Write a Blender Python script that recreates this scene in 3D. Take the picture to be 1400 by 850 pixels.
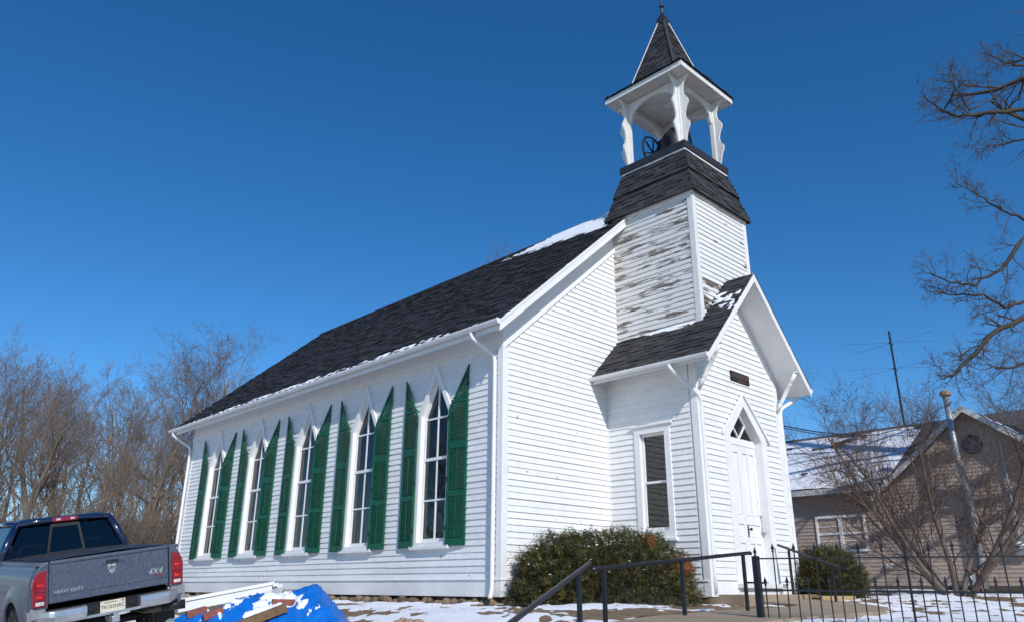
import bpy, math, random
from mathutils import Vector as V, Matrix, noise
R = math.radians
scene = bpy.context.scene
for o in list(bpy.data.objects): bpy.data.objects.remove(o)
COL = scene.collection

# ---------------------------------------------------------------- camera
CAM = V((-9.649, -10.246, 0.128))
cam = bpy.data.cameras.new('camera'); camo = bpy.data.objects.new('camera', cam); COL.objects.link(camo)
yaw, pitch, roll = R(43.9575), R(19.7745), R(0.3277)
fw = V((math.sin(yaw)*math.cos(pitch), math.cos(yaw)*math.cos(pitch), math.sin(pitch)))
r0 = V((math.cos(yaw), -math.sin(yaw), 0)); u0 = r0.cross(fw)
rr = math.cos(roll)*r0 + math.sin(roll)*u0; uu = -math.sin(roll)*r0 + math.cos(roll)*u0
camo.matrix_world = Matrix(((rr.x, uu.x, -fw.x, CAM.x), (rr.y, uu.y, -fw.y, CAM.y), (rr.z, uu.z, -fw.z, CAM.z), (0, 0, 0, 1)))
cam.sensor_width = 36; cam.sensor_fit = 'HORIZONTAL'; cam.lens = 1056.24/1400*36
cam.clip_start = .05; cam.clip_end = 2000
scene.camera = camo
# ---------------------------------------------------------------- sky and sun
SUN = V((-1, -2.3, 1.72)).normalized()
w = bpy.data.worlds.new('World'); scene.world = w; w.use_nodes = True
nt = w.node_tree; nt.nodes.clear()
sky = nt.nodes.new('ShaderNodeTexSky'); sky.sky_type = 'NISHITA'; sky.sun_disc = False
sky.sun_elevation = math.asin(SUN.z); sky.sun_rotation = math.atan2(SUN.x, SUN.y) % (2*math.pi)
sky.altitude = 1500; sky.air_density = 1.0; sky.dust_density = 0.15; sky.ozone_density = 4.0
bg = nt.nodes.new('ShaderNodeBackground'); bg.inputs[1].default_value = .138
ow = nt.nodes.new('ShaderNodeOutputWorld')
hs = nt.nodes.new('ShaderNodeHueSaturation'); hs.inputs['Saturation'].default_value = 1.27
nt.links.new(sky.outputs[0], hs.inputs['Color']); nt.links.new(hs.outputs[0], bg.inputs[0]); nt.links.new(bg.outputs[0], ow.inputs[0])
sl = bpy.data.lights.new('sun', 'SUN'); sl.energy = 3.75; sl.angle = R(.55); sl.color = (1, .96, .91)
so = bpy.data.objects.new('sun', sl); COL.objects.link(so)
so.rotation_euler = SUN.to_track_quat('Z', 'Y').to_euler(); so.location = (-10, -30, 40)
vs = scene.view_settings; vs.view_transform = 'Standard'; vs.look = 'None'; vs.gamma = 1; vs.exposure = 0; vs.use_curve_mapping = False

# ---------------------------------------------------------------- materials
def mat(name, col, rough=.6, var=.12, scale=6, bump=0, bscale=30, metal=0, spec=.4, island=0, stretch=None, col2=None, thr=None, soft=.08, coat=0, detail=6):
    """procedural principled material: colour + noise variation (+ second colour in noise patches) + bump"""
    m = bpy.data.materials.new(name); m.use_nodes = True
    n, L = m.node_tree.nodes, m.node_tree.links; b = n['Principled BSDF']
    b.inputs['Roughness'].default_value = rough; b.inputs['Metallic'].default_value = metal
    b.inputs['Specular IOR Level'].default_value = spec; b.inputs['Coat Weight'].default_value = coat
    g = n.new('ShaderNodeNewGeometry'); vec = g.outputs['Position']
    if stretch:
        mp = n.new('ShaderNodeMapping'); mp.inputs['Scale'].default_value = stretch
        L.new(vec, mp.inputs[0]); vec = mp.outputs[0]
    def nz(s, d=detail):
        t = n.new('ShaderNodeTexNoise'); t.inputs['Scale'].default_value = s; t.inputs['Detail'].default_value = d; t.inputs['Roughness'].default_value = .62
        L.new(vec, t.inputs['Vector']); return t.outputs['Fac']
    mr = n.new('ShaderNodeMapRange'); L.new(nz(scale), mr.inputs[0])
    mr.inputs[1].default_value = .3; mr.inputs[2].default_value = .7; mr.inputs[3].default_value = 1-var; mr.inputs[4].default_value = 1+var*.7
    mx = n.new('ShaderNodeMix'); mx.data_type = 'RGBA'; mx.blend_type = 'MULTIPLY'; mx.inputs[0].default_value = 1
    mx.inputs[6].default_value = (*col, 1); L.new(mr.outputs[0], mx.inputs[7]); out = mx.outputs[2]
    if col2 is not None:
        m2 = n.new('ShaderNodeMapRange'); L.new(nz(scale*.55 if thr is None else scale, 9), m2.inputs[0])
        t = .55 if thr is None else thr
        m2.inputs[1].default_value = t; m2.inputs[2].default_value = t+soft
        c2 = n.new('ShaderNodeMix'); c2.data_type = 'RGBA'; L.new(m2.outputs[0], c2.inputs[0]); L.new(out, c2.inputs[6])
        c2.inputs[7].default_value = (*col2, 1); out = c2.outputs[2]
    if island:
        ri = n.new('ShaderNodeMapRange'); L.new(g.outputs['Random Per Island'], ri.inputs[0])
        oi = n.new('ShaderNodeObjectInfo'); ad = n.new('ShaderNodeMath'); ad.operation = 'ADD'
        L.new(g.outputs['Random Per Island'], ad.inputs[0]); L.new(oi.outputs['Random'], ad.inputs[1])
        fr = n.new('ShaderNodeMath'); fr.operation = 'FRACT'; L.new(ad.outputs[0], fr.inputs[0]); L.new(fr.outputs[0], ri.inputs[0])
        ri.inputs[3].default_value = 1-island; ri.inputs[4].default_value = 1+island
        m3 = n.new('ShaderNodeMix'); m3.data_type = 'RGBA'; m3.blend_type = 'MULTIPLY'; m3.inputs[0].default_value = 1
        L.new(out, m3.inputs[6]); L.new(ri.outputs[0], m3.inputs[7]); out = m3.outputs[2]
    L.new(out, b.inputs['Base Color'])
    if bump:
        bp = n.new('ShaderNodeBump'); bp.inputs['Strength'].default_value = bump; bp.inputs['Distance'].default_value = .02
        L.new(nz(bscale, 5), bp.inputs['Height']); L.new(bp.outputs[0], b.inputs['Normal'])
    return m
WHITE = mat('white_paint', (.80, .80, .79), .55, .06, 3, .25, 60, island=.025)
BOARDW = mat('white_clapboard_paint', (.80, .80, .79), .6, .07, 4, .3, 70, island=.04, col2=(.46, .43, .38), thr=.665, soft=.025)
PEEL = mat('peeling_paint', (.76, .76, .74), .7, .1, 1, .6, 18, stretch=(3, 1.5, 11), col2=(.235, .21, .185), thr=.535, soft=.04, detail=7)
PEEL2 = mat('lightly_peeling_paint', (.78, .78, .76), .65, .08, 1, .4, 20, stretch=(1.7, 3, 11), col2=(.2, .165, .13), thr=.63, soft=.02, detail=9)
PEEL3 = mat('badly_peeling_paint', (.76, .76, .74), .7, .1, 1, .6, 18, stretch=(2.2, 3, 9), col2=(.17, .135, .11), thr=.5, soft=.025, detail=9)
TRIMOLD = mat('weathered_white_trim', (.74, .74, .71), .65, .1, 3, .4, 30, stretch=(4, 4, 1.5), col2=(.4, .37, .33), thr=.66, soft=.05)
SHING = mat('black_asphalt_shingle', (.034, .035, .041), .85, .3, 9, .6, 220, spec=.25, island=.52)
SHINGT = mat('grey_asphalt_shingle', (.05, .05, .054), .85, .3, 9, .6, 220, spec=.25, island=.35)
METB = mat('dark_metal_flashing', (.03, .03, .034), .45, .2, 5, .1, 30, spec=.5)
GREEN = mat('green_shutter_paint', (.001, .092, .046), .5, .28, 4, .15, 40, spec=.5)
GUTTER = mat('white_gutter_metal', (.78, .78, .77), .4, .08, 5, .05, 20, spec=.5)
SNOW = mat('snow', (.86, .88, .92), .65, .06, 12, .6, 60, spec=.3)
STONE = mat('foundation_stone', (.24, .17, .11), .9, .4, 9, .8, 30, island=.35)
CONC = mat('concrete', (.32, .25, .175), .85, .2, 3, .35, 60, col2=(.2, .165, .125), thr=.6)
DARKINT = mat('interior_dark_backing', (.06, .058, .06), .9, .1)  # near-black colour stands in for the unlit rooms behind the windows
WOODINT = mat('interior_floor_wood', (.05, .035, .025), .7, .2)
IRON = mat('black_iron', (.012, .013, .018), .38, .3, 9, .15, 60, spec=.5, col2=(.05, .03, .02), thr=.72)
BELLM = mat('dark_bell_bronze', (.012, .012, .014), .45, .3, 6, spec=.5)
BARK = mat('grey_brown_bark', (.21, .175, .14), .9, .35, 2, .6, 12, stretch=(2, 2, .6), spec=.2)
BARKT = mat('twig_bark', (.20, .155, .12), .9, .35, .5, spec=.15)
BARKD = mat('dark_oak_bark', (.07, .06, .05), .9, .4, 3, .6, 14, spec=.2)
BARKDT = mat('dark_oak_twig', (.10, .08, .065), .9, .3, 3, spec=.2)
BARKR = mat('smooth_reddish_bark', (.15, .115, .095), .8, .35, 5, .4, 20, spec=.25)
BARKRT = mat('reddish_twig', (.10, .066, .052), .85, .3, 5, spec=.2)
DIRT = (.20, .145, .095)
SIDING = mat('tan_vinyl_siding', (.42, .335, .28), .55, .08, 2, .1, 60)
TRIMT = mat('pale_trim', (.62, .62, .6), .6, .15, 4)
ROOFH = mat('grey_house_shingle', (.09, .09, .095), .9, .25, 6, .4, 60)
GALV = mat('galvanised_steel', (.42, .45, .47), .4, .25, 8, .1, 30, metal=.6)
TARP = mat('blue_tarp', (.006, .15, .56), .33, .12, 9, .35, 26, spec=.5)
TARPG = mat('silver_tarp', (.35, .35, .36), .4, .15, 9, .35, 26, spec=.5)
BRICK = mat('red_brick', (.27, .09, .06), .85, .3, 20, .5, 60)
PLANK = mat('brown_board', (.20, .12, .055), .8, .3, 6, .5, 40, stretch=(3, 1, 3))
PLYW = mat('new_lumber', (.42, .29, .15), .75, .2, 5, .3, 40, stretch=(1, 6, 6))
ROCK = mat('tan_rock', (.36, .26, .17), .9, .3, 8, .7, 20)
PLAQ = mat('plaque_dark', (.028, .02, .018), .5, .2, 20)
PLAQT = mat('plaque_letter', (.16, .10, .07), .5, .1)
RUSTL = mat('clay_pipe', (.35, .14, .08), .8, .2)
PLAST = mat('white_plastic', (.7, .7, .66), .4, .05)
YELLOW = mat('gas_fitting_yellow', (.4, .3, .05), .5, .1)
# truck
TBODY = mat('dirty_blue_truck_paint', (.03, .045, .08), .42, .25, 22, .08, 60, spec=.5, coat=.2, stretch=(3, 3, .8), col2=(.112, .128, .165), thr=.26, soft=.5, detail=14)
TROOF = mat('clean_blue_truck_paint', (.006, .016, .05), .2, .2, 3, spec=.5, coat=.8)
TLOW = mat('salt_covered_paint', (.23, .235, .25), .6, .25, 5, .1, 60, col2=(.10, .105, .12), thr=.55, soft=.2)
TCHROME = mat('salty_chrome', (.52, .54, .57), .32, .3, 6, .1, 60, metal=.75, col2=(.36, .36, .37), thr=.5, soft=.3)
TBLACK = mat('black_plastic', (.012, .012, .013), .5, .3, 9, .1, 40)
TCOVER = mat('vinyl_bed_cover', (.035, .036, .04), .55, .25, 5, .2, 60, col2=(.09, .09, .095), thr=.58, soft=.1)
TYRE = mat('tyre_rubber', (.03, .03, .03), .85, .4, 14, .6, 50, col2=(.16, .155, .15), thr=.5, soft=.2)
RIM = mat('steel_rim', (.25, .25, .25), .45, .3, 9, metal=.6)
LENS = mat('red_lamp_lens', (.27, .01, .02), .12, .25, 9, spec=.6, coat=.5)
LENSR = mat('bright_red_reflector', (.62, .02, .02), .15, .1, 9, spec=.6)
LENSW = mat('clear_lamp_lens', (.55, .53, .5), .15, .3, 30, spec=.6)
PLATE = mat('cream_plate', (.62, .58, .46), .5, .1, 12)
INK = mat('black_ink', (.015, .015, .02), .6, .05)
SILVER = mat('silver_badge', (.6, .6, .62), .3, .15, 20, metal=.6)
EXH = mat('rusty_exhaust', (.12, .09, .065), .55, .4, 8, metal=.5)
STICK = mat('orange_sticker', (.6, .15, .05), .5, .05)

def glassmat(name, tint=(.85, .9, .9), ior=1.6, rough=.0):
    m = bpy.data.materials.new(name); m.use_nodes = True; n, L = m.node_tree.nodes, m.node_tree.links; n.clear()
    o = n.new('ShaderNodeOutputMaterial'); t = n.new('ShaderNodeBsdfTransparent'); t.inputs[0].default_value = (*tint, 1)
    g = n.new('ShaderNodeBsdfGlossy'); g.inputs['Roughness'].default_value = rough
    nz = n.new('ShaderNodeTexNoise'); nz.inputs['Scale'].default_value = 3.0; geo = n.new('ShaderNodeNewGeometry'); L.new(geo.outputs['Position'], nz.inputs['Vector'])
    bp = n.new('ShaderNodeBump'); bp.inputs['Strength'].default_value = .12; bp.inputs['Distance'].default_value = .02
    L.new(nz.outputs['Fac'], bp.inputs['Height']); L.new(bp.outputs[0], g.inputs['Normal'])
    f = n.new('ShaderNodeFresnel'); f.inputs[0].default_value = ior; x = n.new('ShaderNodeMixShader')
    L.new(f.outputs[0], x.inputs[0]); L.new(t.outputs[0], x.inputs[1]); L.new(g.outputs[0], x.inputs[2]); L.new(x.outputs[0], o.inputs[0])
    return m
GLASS = glassmat('old_window_glass', (.38, .41, .44), 1.8)
GLASST = glassmat('tinted_truck_glass', (.30, .32, .33), 1.6)
ICE = glassmat('clear_ice', (.9, .95, 1), 1.9, .05)

# ---------------------------------------------------------------- mesh helpers
class MB:
    def __init__(s): s.v = []; s.f = []
    def add(s, vs, fs):
        b = len(s.v); s.v += [tuple(p) for p in vs]; s.f += [tuple(i+b for i in f) for f in fs]; return s
    def box(s, x0, x1, y0, y1, z0, z1):
        return s.add([(x0,y0,z0),(x1,y0,z0),(x1,y1,z0),(x0,y1,z0),(x0,y0,z1),(x1,y0,z1),(x1,y1,z1),(x0,y1,z1)],
                     [(0,3,2,1),(4,5,6,7),(0,1,5,4),(1,2,6,5),(2,3,7,6),(3,0,4,7)])
    def obox(s, O, A, B, C):   # parallelepiped from corner O with edge vectors
        O, A, B, C = V(O), V(A), V(B), V(C)
        if A.cross(B).dot(C) < 0: A, B = B, A
        return s.add([O, O+A, O+A+B, O+B, O+C, O+A+C, O+A+B+C, O+B+C], [(0,3,2,1),(4,5,6,7),(0,1,5,4),(1,2,6,5),(2,3,7,6),(3,0,4,7)])
    def beam(s, p, q, wd, ht, up=(0, 0, 1)):
        p, q = V(p), V(q); d = (q-p); t = d.normalized(); sd = t.cross(V(up)).normalized(); u = sd.cross(t)
        return s.obox(p-sd*wd/2-u*ht/2, d, sd*wd, u*ht)
    def prism(s, poly, O, U, W, N):   # polygon in (U,W), extruded along N
        O, U, W, N = V(O), V(U), V(W), V(N); n = len(poly)
        a = [O+U*p[0]+W*p[1] for p in poly]; b = [p+N for p in a]
        area = sum(poly[i][0]*poly[(i+1)%n][1]-poly[(i+1)%n][0]*poly[i][1] for i in range(n))
        if (area > 0) == (U.cross(W).dot(N) > 0): f0, f1 = tuple(range(n-1, -1, -1)), tuple(range(n, 2*n)); rev = False
        else: f0, f1 = tuple(range(n)), tuple(range(2*n-1, n-1, -1)); rev = True
        sd = [((i, (i+1)%n, n+(i+1)%n, n+i) if not rev else (n+i, n+(i+1)%n, (i+1)%n, i)) for i in range(n)]
        return s.add(a+b, [f0, f1]+sd)
    def tube(s, pts, r, k=8, cap=True):
        pts = [V(p) for p in pts]; n = len(pts); rs = r if isinstance(r, (list, tuple)) else [r]*n
        vs = []; ref = None
        for i, p in enumerate(pts):
            t = (pts[min(i+1, n-1)]-pts[max(i-1, 0)]).normalized()
            if ref is None: ref = V((1, 0, 0)) if abs(t.x) < .8 else V((0, 1, 0))
            a = (ref - t*ref.dot(t)).normalized(); ref = a; b = t.cross(a)
            for j in range(k):
                an = 2*math.pi*j/k; vs.append(p+(a*math.cos(an)+b*math.sin(an))*rs[i])
        fs = [(i*k+j, i*k+(j+1)%k, (i+1)*k+(j+1)%k, (i+1)*k+j) for i in range(n-1) for j in range(k)]
        if cap: fs += [tuple(range(k-1, -1, -1)), tuple(range((n-1)*k, n*k))]
        return s.add(vs, fs)
    def lathe(s, prof, O=(0, 0, 0), ax=(0, 0, 1), k=20):
        O, t = V(O), V(ax).normalized(); ref = V((1, 0, 0)) if abs(t.x) < .8 else V((0, 1, 0))
        a = (ref-t*ref.dot(t)).normalized(); b = t.cross(a); vs = []
        for r_, z in prof:
            for j in range(k):
                an = 2*math.pi*j/k; vs.append(O+t*z+(a*math.cos(an)+b*math.sin(an))*r_)
        n = len(prof)
        fs = [(i*k+j, i*k+(j+1)%k, (i+1)*k+(j+1)%k, (i+1)*k+j) for i in range(n-1) for j in range(k)]
        fs += [tuple(range(k-1, -1, -1)), tuple(range((n-1)*k, n*k))]
        return s.add(vs, fs)
    def build(s, name, m, parent=None, smooth=False, bevel=0, local=False):
        me = bpy.data.meshes.new(name); me.from_pydata(s.v, [], s.f); me.materials.append(m)
        if smooth:
            for p in me.polygons: p.use_smooth = True
        o = bpy.data.objects.new(name, me); COL.objects.link(o)
        if bevel:
            bv = o.modifiers.new('bevel', 'BEVEL'); bv.width = bevel; bv.segments = 2; bv.limit_method = 'ANGLE'; bv.angle_limit = R(40)
        if parent is not None: attach(o, parent, local)
        return o
def W(o):
    m = o.matrix_basis.copy()
    if o.parent: m = W(o.parent) @ o.matrix_parent_inverse @ m
    return m
def attach(o, p, local=False):
    o.parent = p
    if not local: o.matrix_parent_inverse = W(p).inverted()
def tag(o, label, cat, group=None):
    o['label'] = label; o['category'] = cat
    if group: o['group'] = group
    return o
def thing(name, label, cat, loc=(0, 0, 0), group=None, M4=None):
    o = bpy.data.objects.new(name, None); COL.objects.link(o); o.empty_display_size = .2
    o.matrix_basis = M4 if M4 is not None else Matrix.Translation(loc)
    return tag(o, label, cat, group)
def kind(o, k): o['kind'] = k; return o
def copy_tree(o, parent=None):
    c = o.copy(); COL.objects.link(c); c.parent = parent
    for ch in [q for q in CHILD.get(o.name, [])]: copy_tree(ch, c)
    return c
CHILD = {}
def smooth01(t): t = max(0, min(1, t)); return t*t*(3-2*t)
def fbm(x, y, z=0, o=4):
    return noise.fractal(V((x, y, z)), 1.0, 2.0, o)
def text_mesh(name, s, m, M4, size, parent, local=False, ext=.002, shear=0, align='CENTER'):
    cu = bpy.data.curves.new(name, 'FONT'); cu.body = s; cu.size = size; cu.extrude = ext; cu.shear = shear
    cu.align_x = align; cu.align_y = 'CENTER'
    to = bpy.data.objects.new(name+'_t', cu); COL.objects.link(to)
    dg = bpy.context.evaluated_depsgraph_get(); me = bpy.data.meshes.new_from_object(to.evaluated_get(dg))
    bpy.data.objects.remove(to); me.materials.clear(); me.materials.append(m)
    o = bpy.data.objects.new(name, me); COL.objects.link(o); o.matrix_basis = M4
    attach(o, parent, local); return o
def frame(O, X, Y, Z):
    return Matrix(((X[0], Y[0], Z[0], O[0]), (X[1], Y[1], Z[1], O[1]), (X[2], Y[2], Z[2], O[2]), (0, 0, 0, 1)))

# ================================================================ GROUND
def walkz(x, y):
    return -.2
def ground(x, y):
    z = -.13
    if x < 0:
        a = -x
        z -= .03*min(a, 2.4) + .172*max(0, min(a, 9.8)-2.4)
    if x > 3: z += .26*smooth01((x-3)/9)
    z -= .09*smooth01((-1.8-y)/4)
    bank = smooth01((-8.6-y)/2.0)
    z = z*(1-bank) + min(z, -1.47)*bank
    if y > 14: z += .01*(y-14)
    return z
def lump(x, y): return .035*fbm(x*.9, y*.9, 3) + .018*fbm(x*4, y*4, 7, 3)
def snowmask(x, y):
    s = fbm(x*.55+4, y*.9, 1.3, 5)*.9 + fbm(x*2.6, y*2.6, 5, 3)*.75 + fbm(x*7, y*7, 15, 2)*.3 + .06
    if x < 0 and y > -1: s += .1
    if x > 6.5: s += .14
    d = max(-x, -y if x > 3 else -y) if False else None
    # bare strip of soil under the walls
    if -.5 < x < 0 and y > -.3: s -= .8*(1+x/.5)
    return s
xs = [-160, -120, -90, -70, -55, -42, -32, -25, -20, -16, -13] + [-11+.11*i for i in range(int(27/.11))] + [16.2+.5*i for i in range(30)] + [34, 40, 50, 65, 85, 120, 180, 260]
ys = [-120, -80, -50, -35, -25, -20, -16, -13.5] + [-12+.11*i for i in range(int(17/.11))] + [5.2+.4*i for i in range(50)] + [28, 33, 40, 50, 65, 90, 130, 200, 300]
vv = []; sn = []
for y in ys:
    for x in xs:
        near = -12 < x < 30 and -13 < y < 24
        l = lump(x, y) if near else .3*fbm(x*.05, y*.05)
        s = snowmask(x, y) if near else .1+.4*fbm(x*.1, y*.1)
        street = y < -10.7
        k = smooth01((s-.02)/.16)
        if street: k *= .0; l *= .1
        vv.append((x, y, ground(x, y)+l+.03*k)); sn.append(k)
nx = len(xs)
ff = [(j*nx+i, j*nx+i+1, (j+1)*nx+i+1, (j+1)*nx+i) for j in range(len(ys)-1) for i in range(nx-1)]
me = bpy.data.meshes.new('ground'); me.from_pydata(vv, [], ff)
at = me.attributes.new('snow', 'FLOAT', 'POINT'); at.data.foreach_set('value', sn)
for p in me.polygons: p.use_smooth = True
GM = mat('winter_lawn', (.23, .165, .105), .95, .35, 7, .9, 40, spec=.15, col2=(.13, .115, .05), thr=.6, soft=.1)
n, L = GM.node_tree.nodes, GM.node_tree.links; b = n['Principled BSDF']
src = b.inputs['Base Color'].links[0].from_socket
an = n.new('ShaderNodeAttribute'); an.attribute_name = 'snow'
tz = n.new('ShaderNodeTexNoise'); tz.inputs['Scale'].default_value = 14; tz.inputs['Detail'].default_value = 8; tz.inputs['Roughness'].default_value = .7
gg = n.new('ShaderNodeNewGeometry'); L.new(gg.outputs['Position'], tz.inputs['Vector'])
ma = n.new('ShaderNodeMath'); ma.operation = 'ADD'; L.new(an.outputs['Fac'], ma.inputs[0]); L.new(tz.outputs['Fac'], ma.inputs[1])
mr = n.new('ShaderNodeMapRange'); L.new(ma.outputs[0], mr.inputs[0]); mr.inputs[1].default_value = .93; mr.inputs[2].default_value = 1.03
mx = n.new('ShaderNodeMix'); mx.data_type = 'RGBA'; L.new(mr.outputs[0], mx.inputs[0]); L.new(src, mx.inputs[6]); mx.inputs[7].default_value = (.84, .86, .9, 1)
L.new(mx.outputs[2], b.inputs['Base Color'])
me.materials.append(GM)
go = bpy.data.objects.new('ground', me); COL.objects.link(go); kind(go, 'structure')
rng = random.Random(5)
# street and pavement where the photographer stands
def sheet(name, x0, x1, y0, y1, z, m, st=2.0, dz=.004):
    mb = MB(); mb.box(x0, x1, y0, y1, z-.12, z); return kind(mb.build(name, m), 'structure')
ASPH = mat('asphalt', (.05, .05, .052), .9, .2, 4, .4, 90)
sheet('pavement', -150, 200, -12.6, -10.95, -1.40, CONC)
sheet('street', -150, 200, -21, -12.75, -1.47, ASPH)
# concrete walk from the door to the street stairs
path = [(4.75, -2.35), (4.6, -3.3), (3.9, -4.2), (2.2, -4.75), (0.2, -4.95), (-2.6, -5.0)]
mb = MB()
pl_ = [V((x, y, 0)) for x, y in path]; le, ri = [], []
for i, p in enumerate(pl_):
    t = (pl_[min(i+1, len(pl_)-1)]-pl_[max(i-1, 0)]).normalized(); nn = V((-t.y, t.x, 0)); hw = .85 if i < 2 else .68
    le.append(p+nn*hw); ri.append(p-nn*hw)
def wz(p): return ground(p.x, p.y)+.075
for i in range(len(pl_)-1):
    for k in range(3):
        t0, t1 = (k+.004)/3, (k+.996)/3
        a, b_ = le[i].lerp(le[i+1], t0), le[i].lerp(le[i+1], t1); c, d = ri[i].lerp(ri[i+1], t1), ri[i].lerp(ri[i+1], t0)
        q = [a, b_, c, d]; q2 = [V((p.x, p.y, wz(p))) for p in q]; q3 = [p-V((0, 0, .15)) for p in q2]
        mb.add(q3+q2, [(3,2,1,0)[::-1], (4,5,6,7)[::-1], (0,4,5,1), (1,5,6,2), (2,6,7,3), (3,7,4,0)])
kind(mb.build('front_walk', CONC), 'structure')
# stairs to the street
mb = MB(); a0 = V((-2.6, -5.0, 0)); dr = V((-.82, -.57, 0)).normalized(); sd = V((-dr.y, dr.x, 0)); z0 = wz(a0)
nst = 9
for i in range(nst):
    mb.obox(a0+dr*(i*.62)-sd*.62+V((0, 0, -2.2)), dr*.62, sd*1.24, V((0, 0, 2.2+z0-.125*(i+1)+.02)))
kind(mb.build('street_stairs', CONC, bevel=.01), 'structure')

# ================================================================ CHURCH
church = thing('church', 'white clapboard church with black shingle roof, green shutters and open belfry tower', 'church')
CW, CL = 9.2, 14.05            # width (X), length (Y)
CX = 4.6
SL = .875                      # main roof slope
def mroof(x): return 4.83 + SL*(x+.45) if x <= CX else 4.83 + SL*(CW-x+.45)
VXL, VXR, VY = 3.06, 6.24, -2.21
VC = 4.6; VSL = 1.05
def vroof(x): return 6.46 - VSL*abs(x-VC)
TC = (4.6, -1.1); TH = 1.085

boards = []    # (matrix, parent, material, score)
def score(P, A, Nn, area):
    d = P-CAM; return area*max(.02, -(d.normalized().dot(Nn)))/d.length_squared
EXP = .114
cb = MB(); cb.add([(0,0,0),(0,.03,0),(0,.009,.128),(0,0,.128),(1,0,0),(1,.03,0),(1,.009,.128),(1,0,.128)],
                  [(0,1,2,3),(7,6,5,4),(0,4,5,1),(1,5,6,2),(2,6,7,3),(3,7,4,0)])
def clapboards(parent, O, U, Nn, z0, z1, iv, m, jit=.0015, seed=1, exp=EXP):
    rg = random.Random(seed); O, U, Nn = V(O), V(U), V(Nn); z = z0
    while z < z1-.03:
        mm = m(z) if callable(m) else m
        for a, b_ in iv(z):
            if b_-a < .03: continue
            # long runs are joined from lengths of board
            cuts = [a]
            if b_-a > 5:
                c = a+rg.uniform(2.4, 4.6)
                while c < b_-1.2: cuts.append(c); c += rg.uniform(3.2, 4.8)
            cuts.append(b_)
            for p, q in zip(cuts, cuts[1:]):
                Ln = q-p-.003; P = O+U*p+Nn*rg.uniform(-jit, jit)*2+V((0, 0, z+rg.uniform(-.004, .004)))
                if U.cross(Nn).z > 0: X = U*Ln; P0 = P
                else: X = -U*Ln; P0 = P+U*Ln
                tilt = rg.uniform(-.0022, .0022)
                Mx = frame(P0, X+V((0, 0, tilt*Ln)), Nn, V((0, 0, 1)))
                boards.append((Mx, parent, mm, score(P+U*Ln/2, None, Nn, Ln*exp)))
        z += exp
shingles = []
def shingle_face(parent, O, U, Vv, Nn, vlen, ulim, m, tab=.305, exp=.142, seed=1, skip=None):
    """O at eave, U along the eave, Vv up the slope, ulim(v)->(u0,u1)"""
    rg = random.Random(seed); O, U, Vv, Nn = V(O), V(U).normalized(), V(Vv).normalized(), V(Nn).normalized()
    row = 0; v = -.01
    while v < vlen-.03:
        e = min(exp, vlen-v); u0, u1 = ulim(max(v, 0)+e*.5)
        u = u0 - (row % 2)*tab*.5 - (row*.37 % .1) - rg.uniform(0, .05)
        while u < u1:
            wv = tab*rg.choice((.92, 1, 1.05)); a, b_ = max(u, u0), min(u+wv, u1)
            if b_-a > .04:
                th = rg.choice((.004, .009, .02)); P = O+U*a+Vv*(v+rg.uniform(-.006, .006))
                X = U*(b_-a-.006); Y = Vv*(e+.03)-Nn*(.004); Z = Nn*(th+.006)
                shingles.append((frame(P, X, Y, Z), parent, m, score(P, None, Nn, (b_-a)*e)))
            u += wv
        v += exp; row += 1
sb = MB(); sb.add([(0,0,0),(1,0,0),(1,1,0),(0,1,0),(0,0,1),(1,0,1),(1,1,.35),(0,1,.35)], [(4,5,6,7),(0,1,5,4),(1,2,6,5),(3,0,4,7),(2,3,7,6)])
def flush(items, name, tmpl, limit, rest):
    items.sort(key=lambda t: -t[3]); cache = {}
    for Mx, par, m, s in items[:limit]:
        if m.name not in cache:
            me = bpy.data.meshes.new(name); me.from_pydata(tmpl.v, [], tmpl.f); me.materials.append(m); cache[m.name] = me
        o = bpy.data.objects.new(name, cache[m.name]); COL.objects.link(o); o.matrix_basis = Mx; attach(o, par)
    left = {}
    for Mx, par, m, s in items[limit:]: left.setdefault((par.name, m.name), (par, m, []))[2].append(Mx)
    for par, m, L_ in left.values():
        mb = MB()
        for Mx in L_: mb.add([Mx @ V(p) for p in tmpl.v], tmpl.f)
        kind(mb.build(rest, m, par), 'stuff')

# --- windows on the long wall: positions
WY = [1.93, 4.46, 6.99, 9.52, 12.05]
W_SILL, W_SPR, W_APX = .90, 3.50, 4.49       # casing outer: half .53
def whalf(z, half=.53, spr=W_SPR, apx=W_APX):
    if z < W_SILL-.06 or z > apx: return 0
    return half if z <= spr else half*(apx-z)/(apx-spr)
# --- sheathing of the long wall with pointed openings
mb = MB(); zt = 5.0; oh = .45; osp, oap = 3.47, 4.3
cur = 0.0
for yc in WY:
    a, b_ = yc-oh, yc+oh
    for off in (0, .14):
        mb.add([(off, cur, 0), (off, a, 0), (off, a, zt), (off, cur, zt)], [(0, 1, 2, 3)])
        mb.add([(off, a, 0), (off, b_, 0), (off, b_, .93), (off, a, .93)], [(0, 1, 2, 3)])
        mb.add([(off, a, osp), (off, yc, oap), (off, yc, zt), (off, a, zt)], [(0, 1, 2, 3)])
        mb.add([(off, yc, oap), (off, b_, osp), (off, b_, zt), (off, yc, zt)], [(0, 1, 2, 3)])
    for p, q in (((a, .93), (b_, .93)), ((b_, .93), (b_, osp)), ((b_, osp), (yc, oap)), ((yc, oap), (a, osp)), ((a, osp), (a, .93))):
        mb.add([(0, *p), (0, *q), (.14, *q), (.14, *p)], [(0, 1, 2, 3)])
    cur = b_
for off in (0, .14): mb.add([(off, cur, 0), (off, CL, 0), (off, CL, zt), (off, cur, zt)], [(0, 1, 2, 3)])
side = mb.build('side_wall', WHITE, church)
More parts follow.
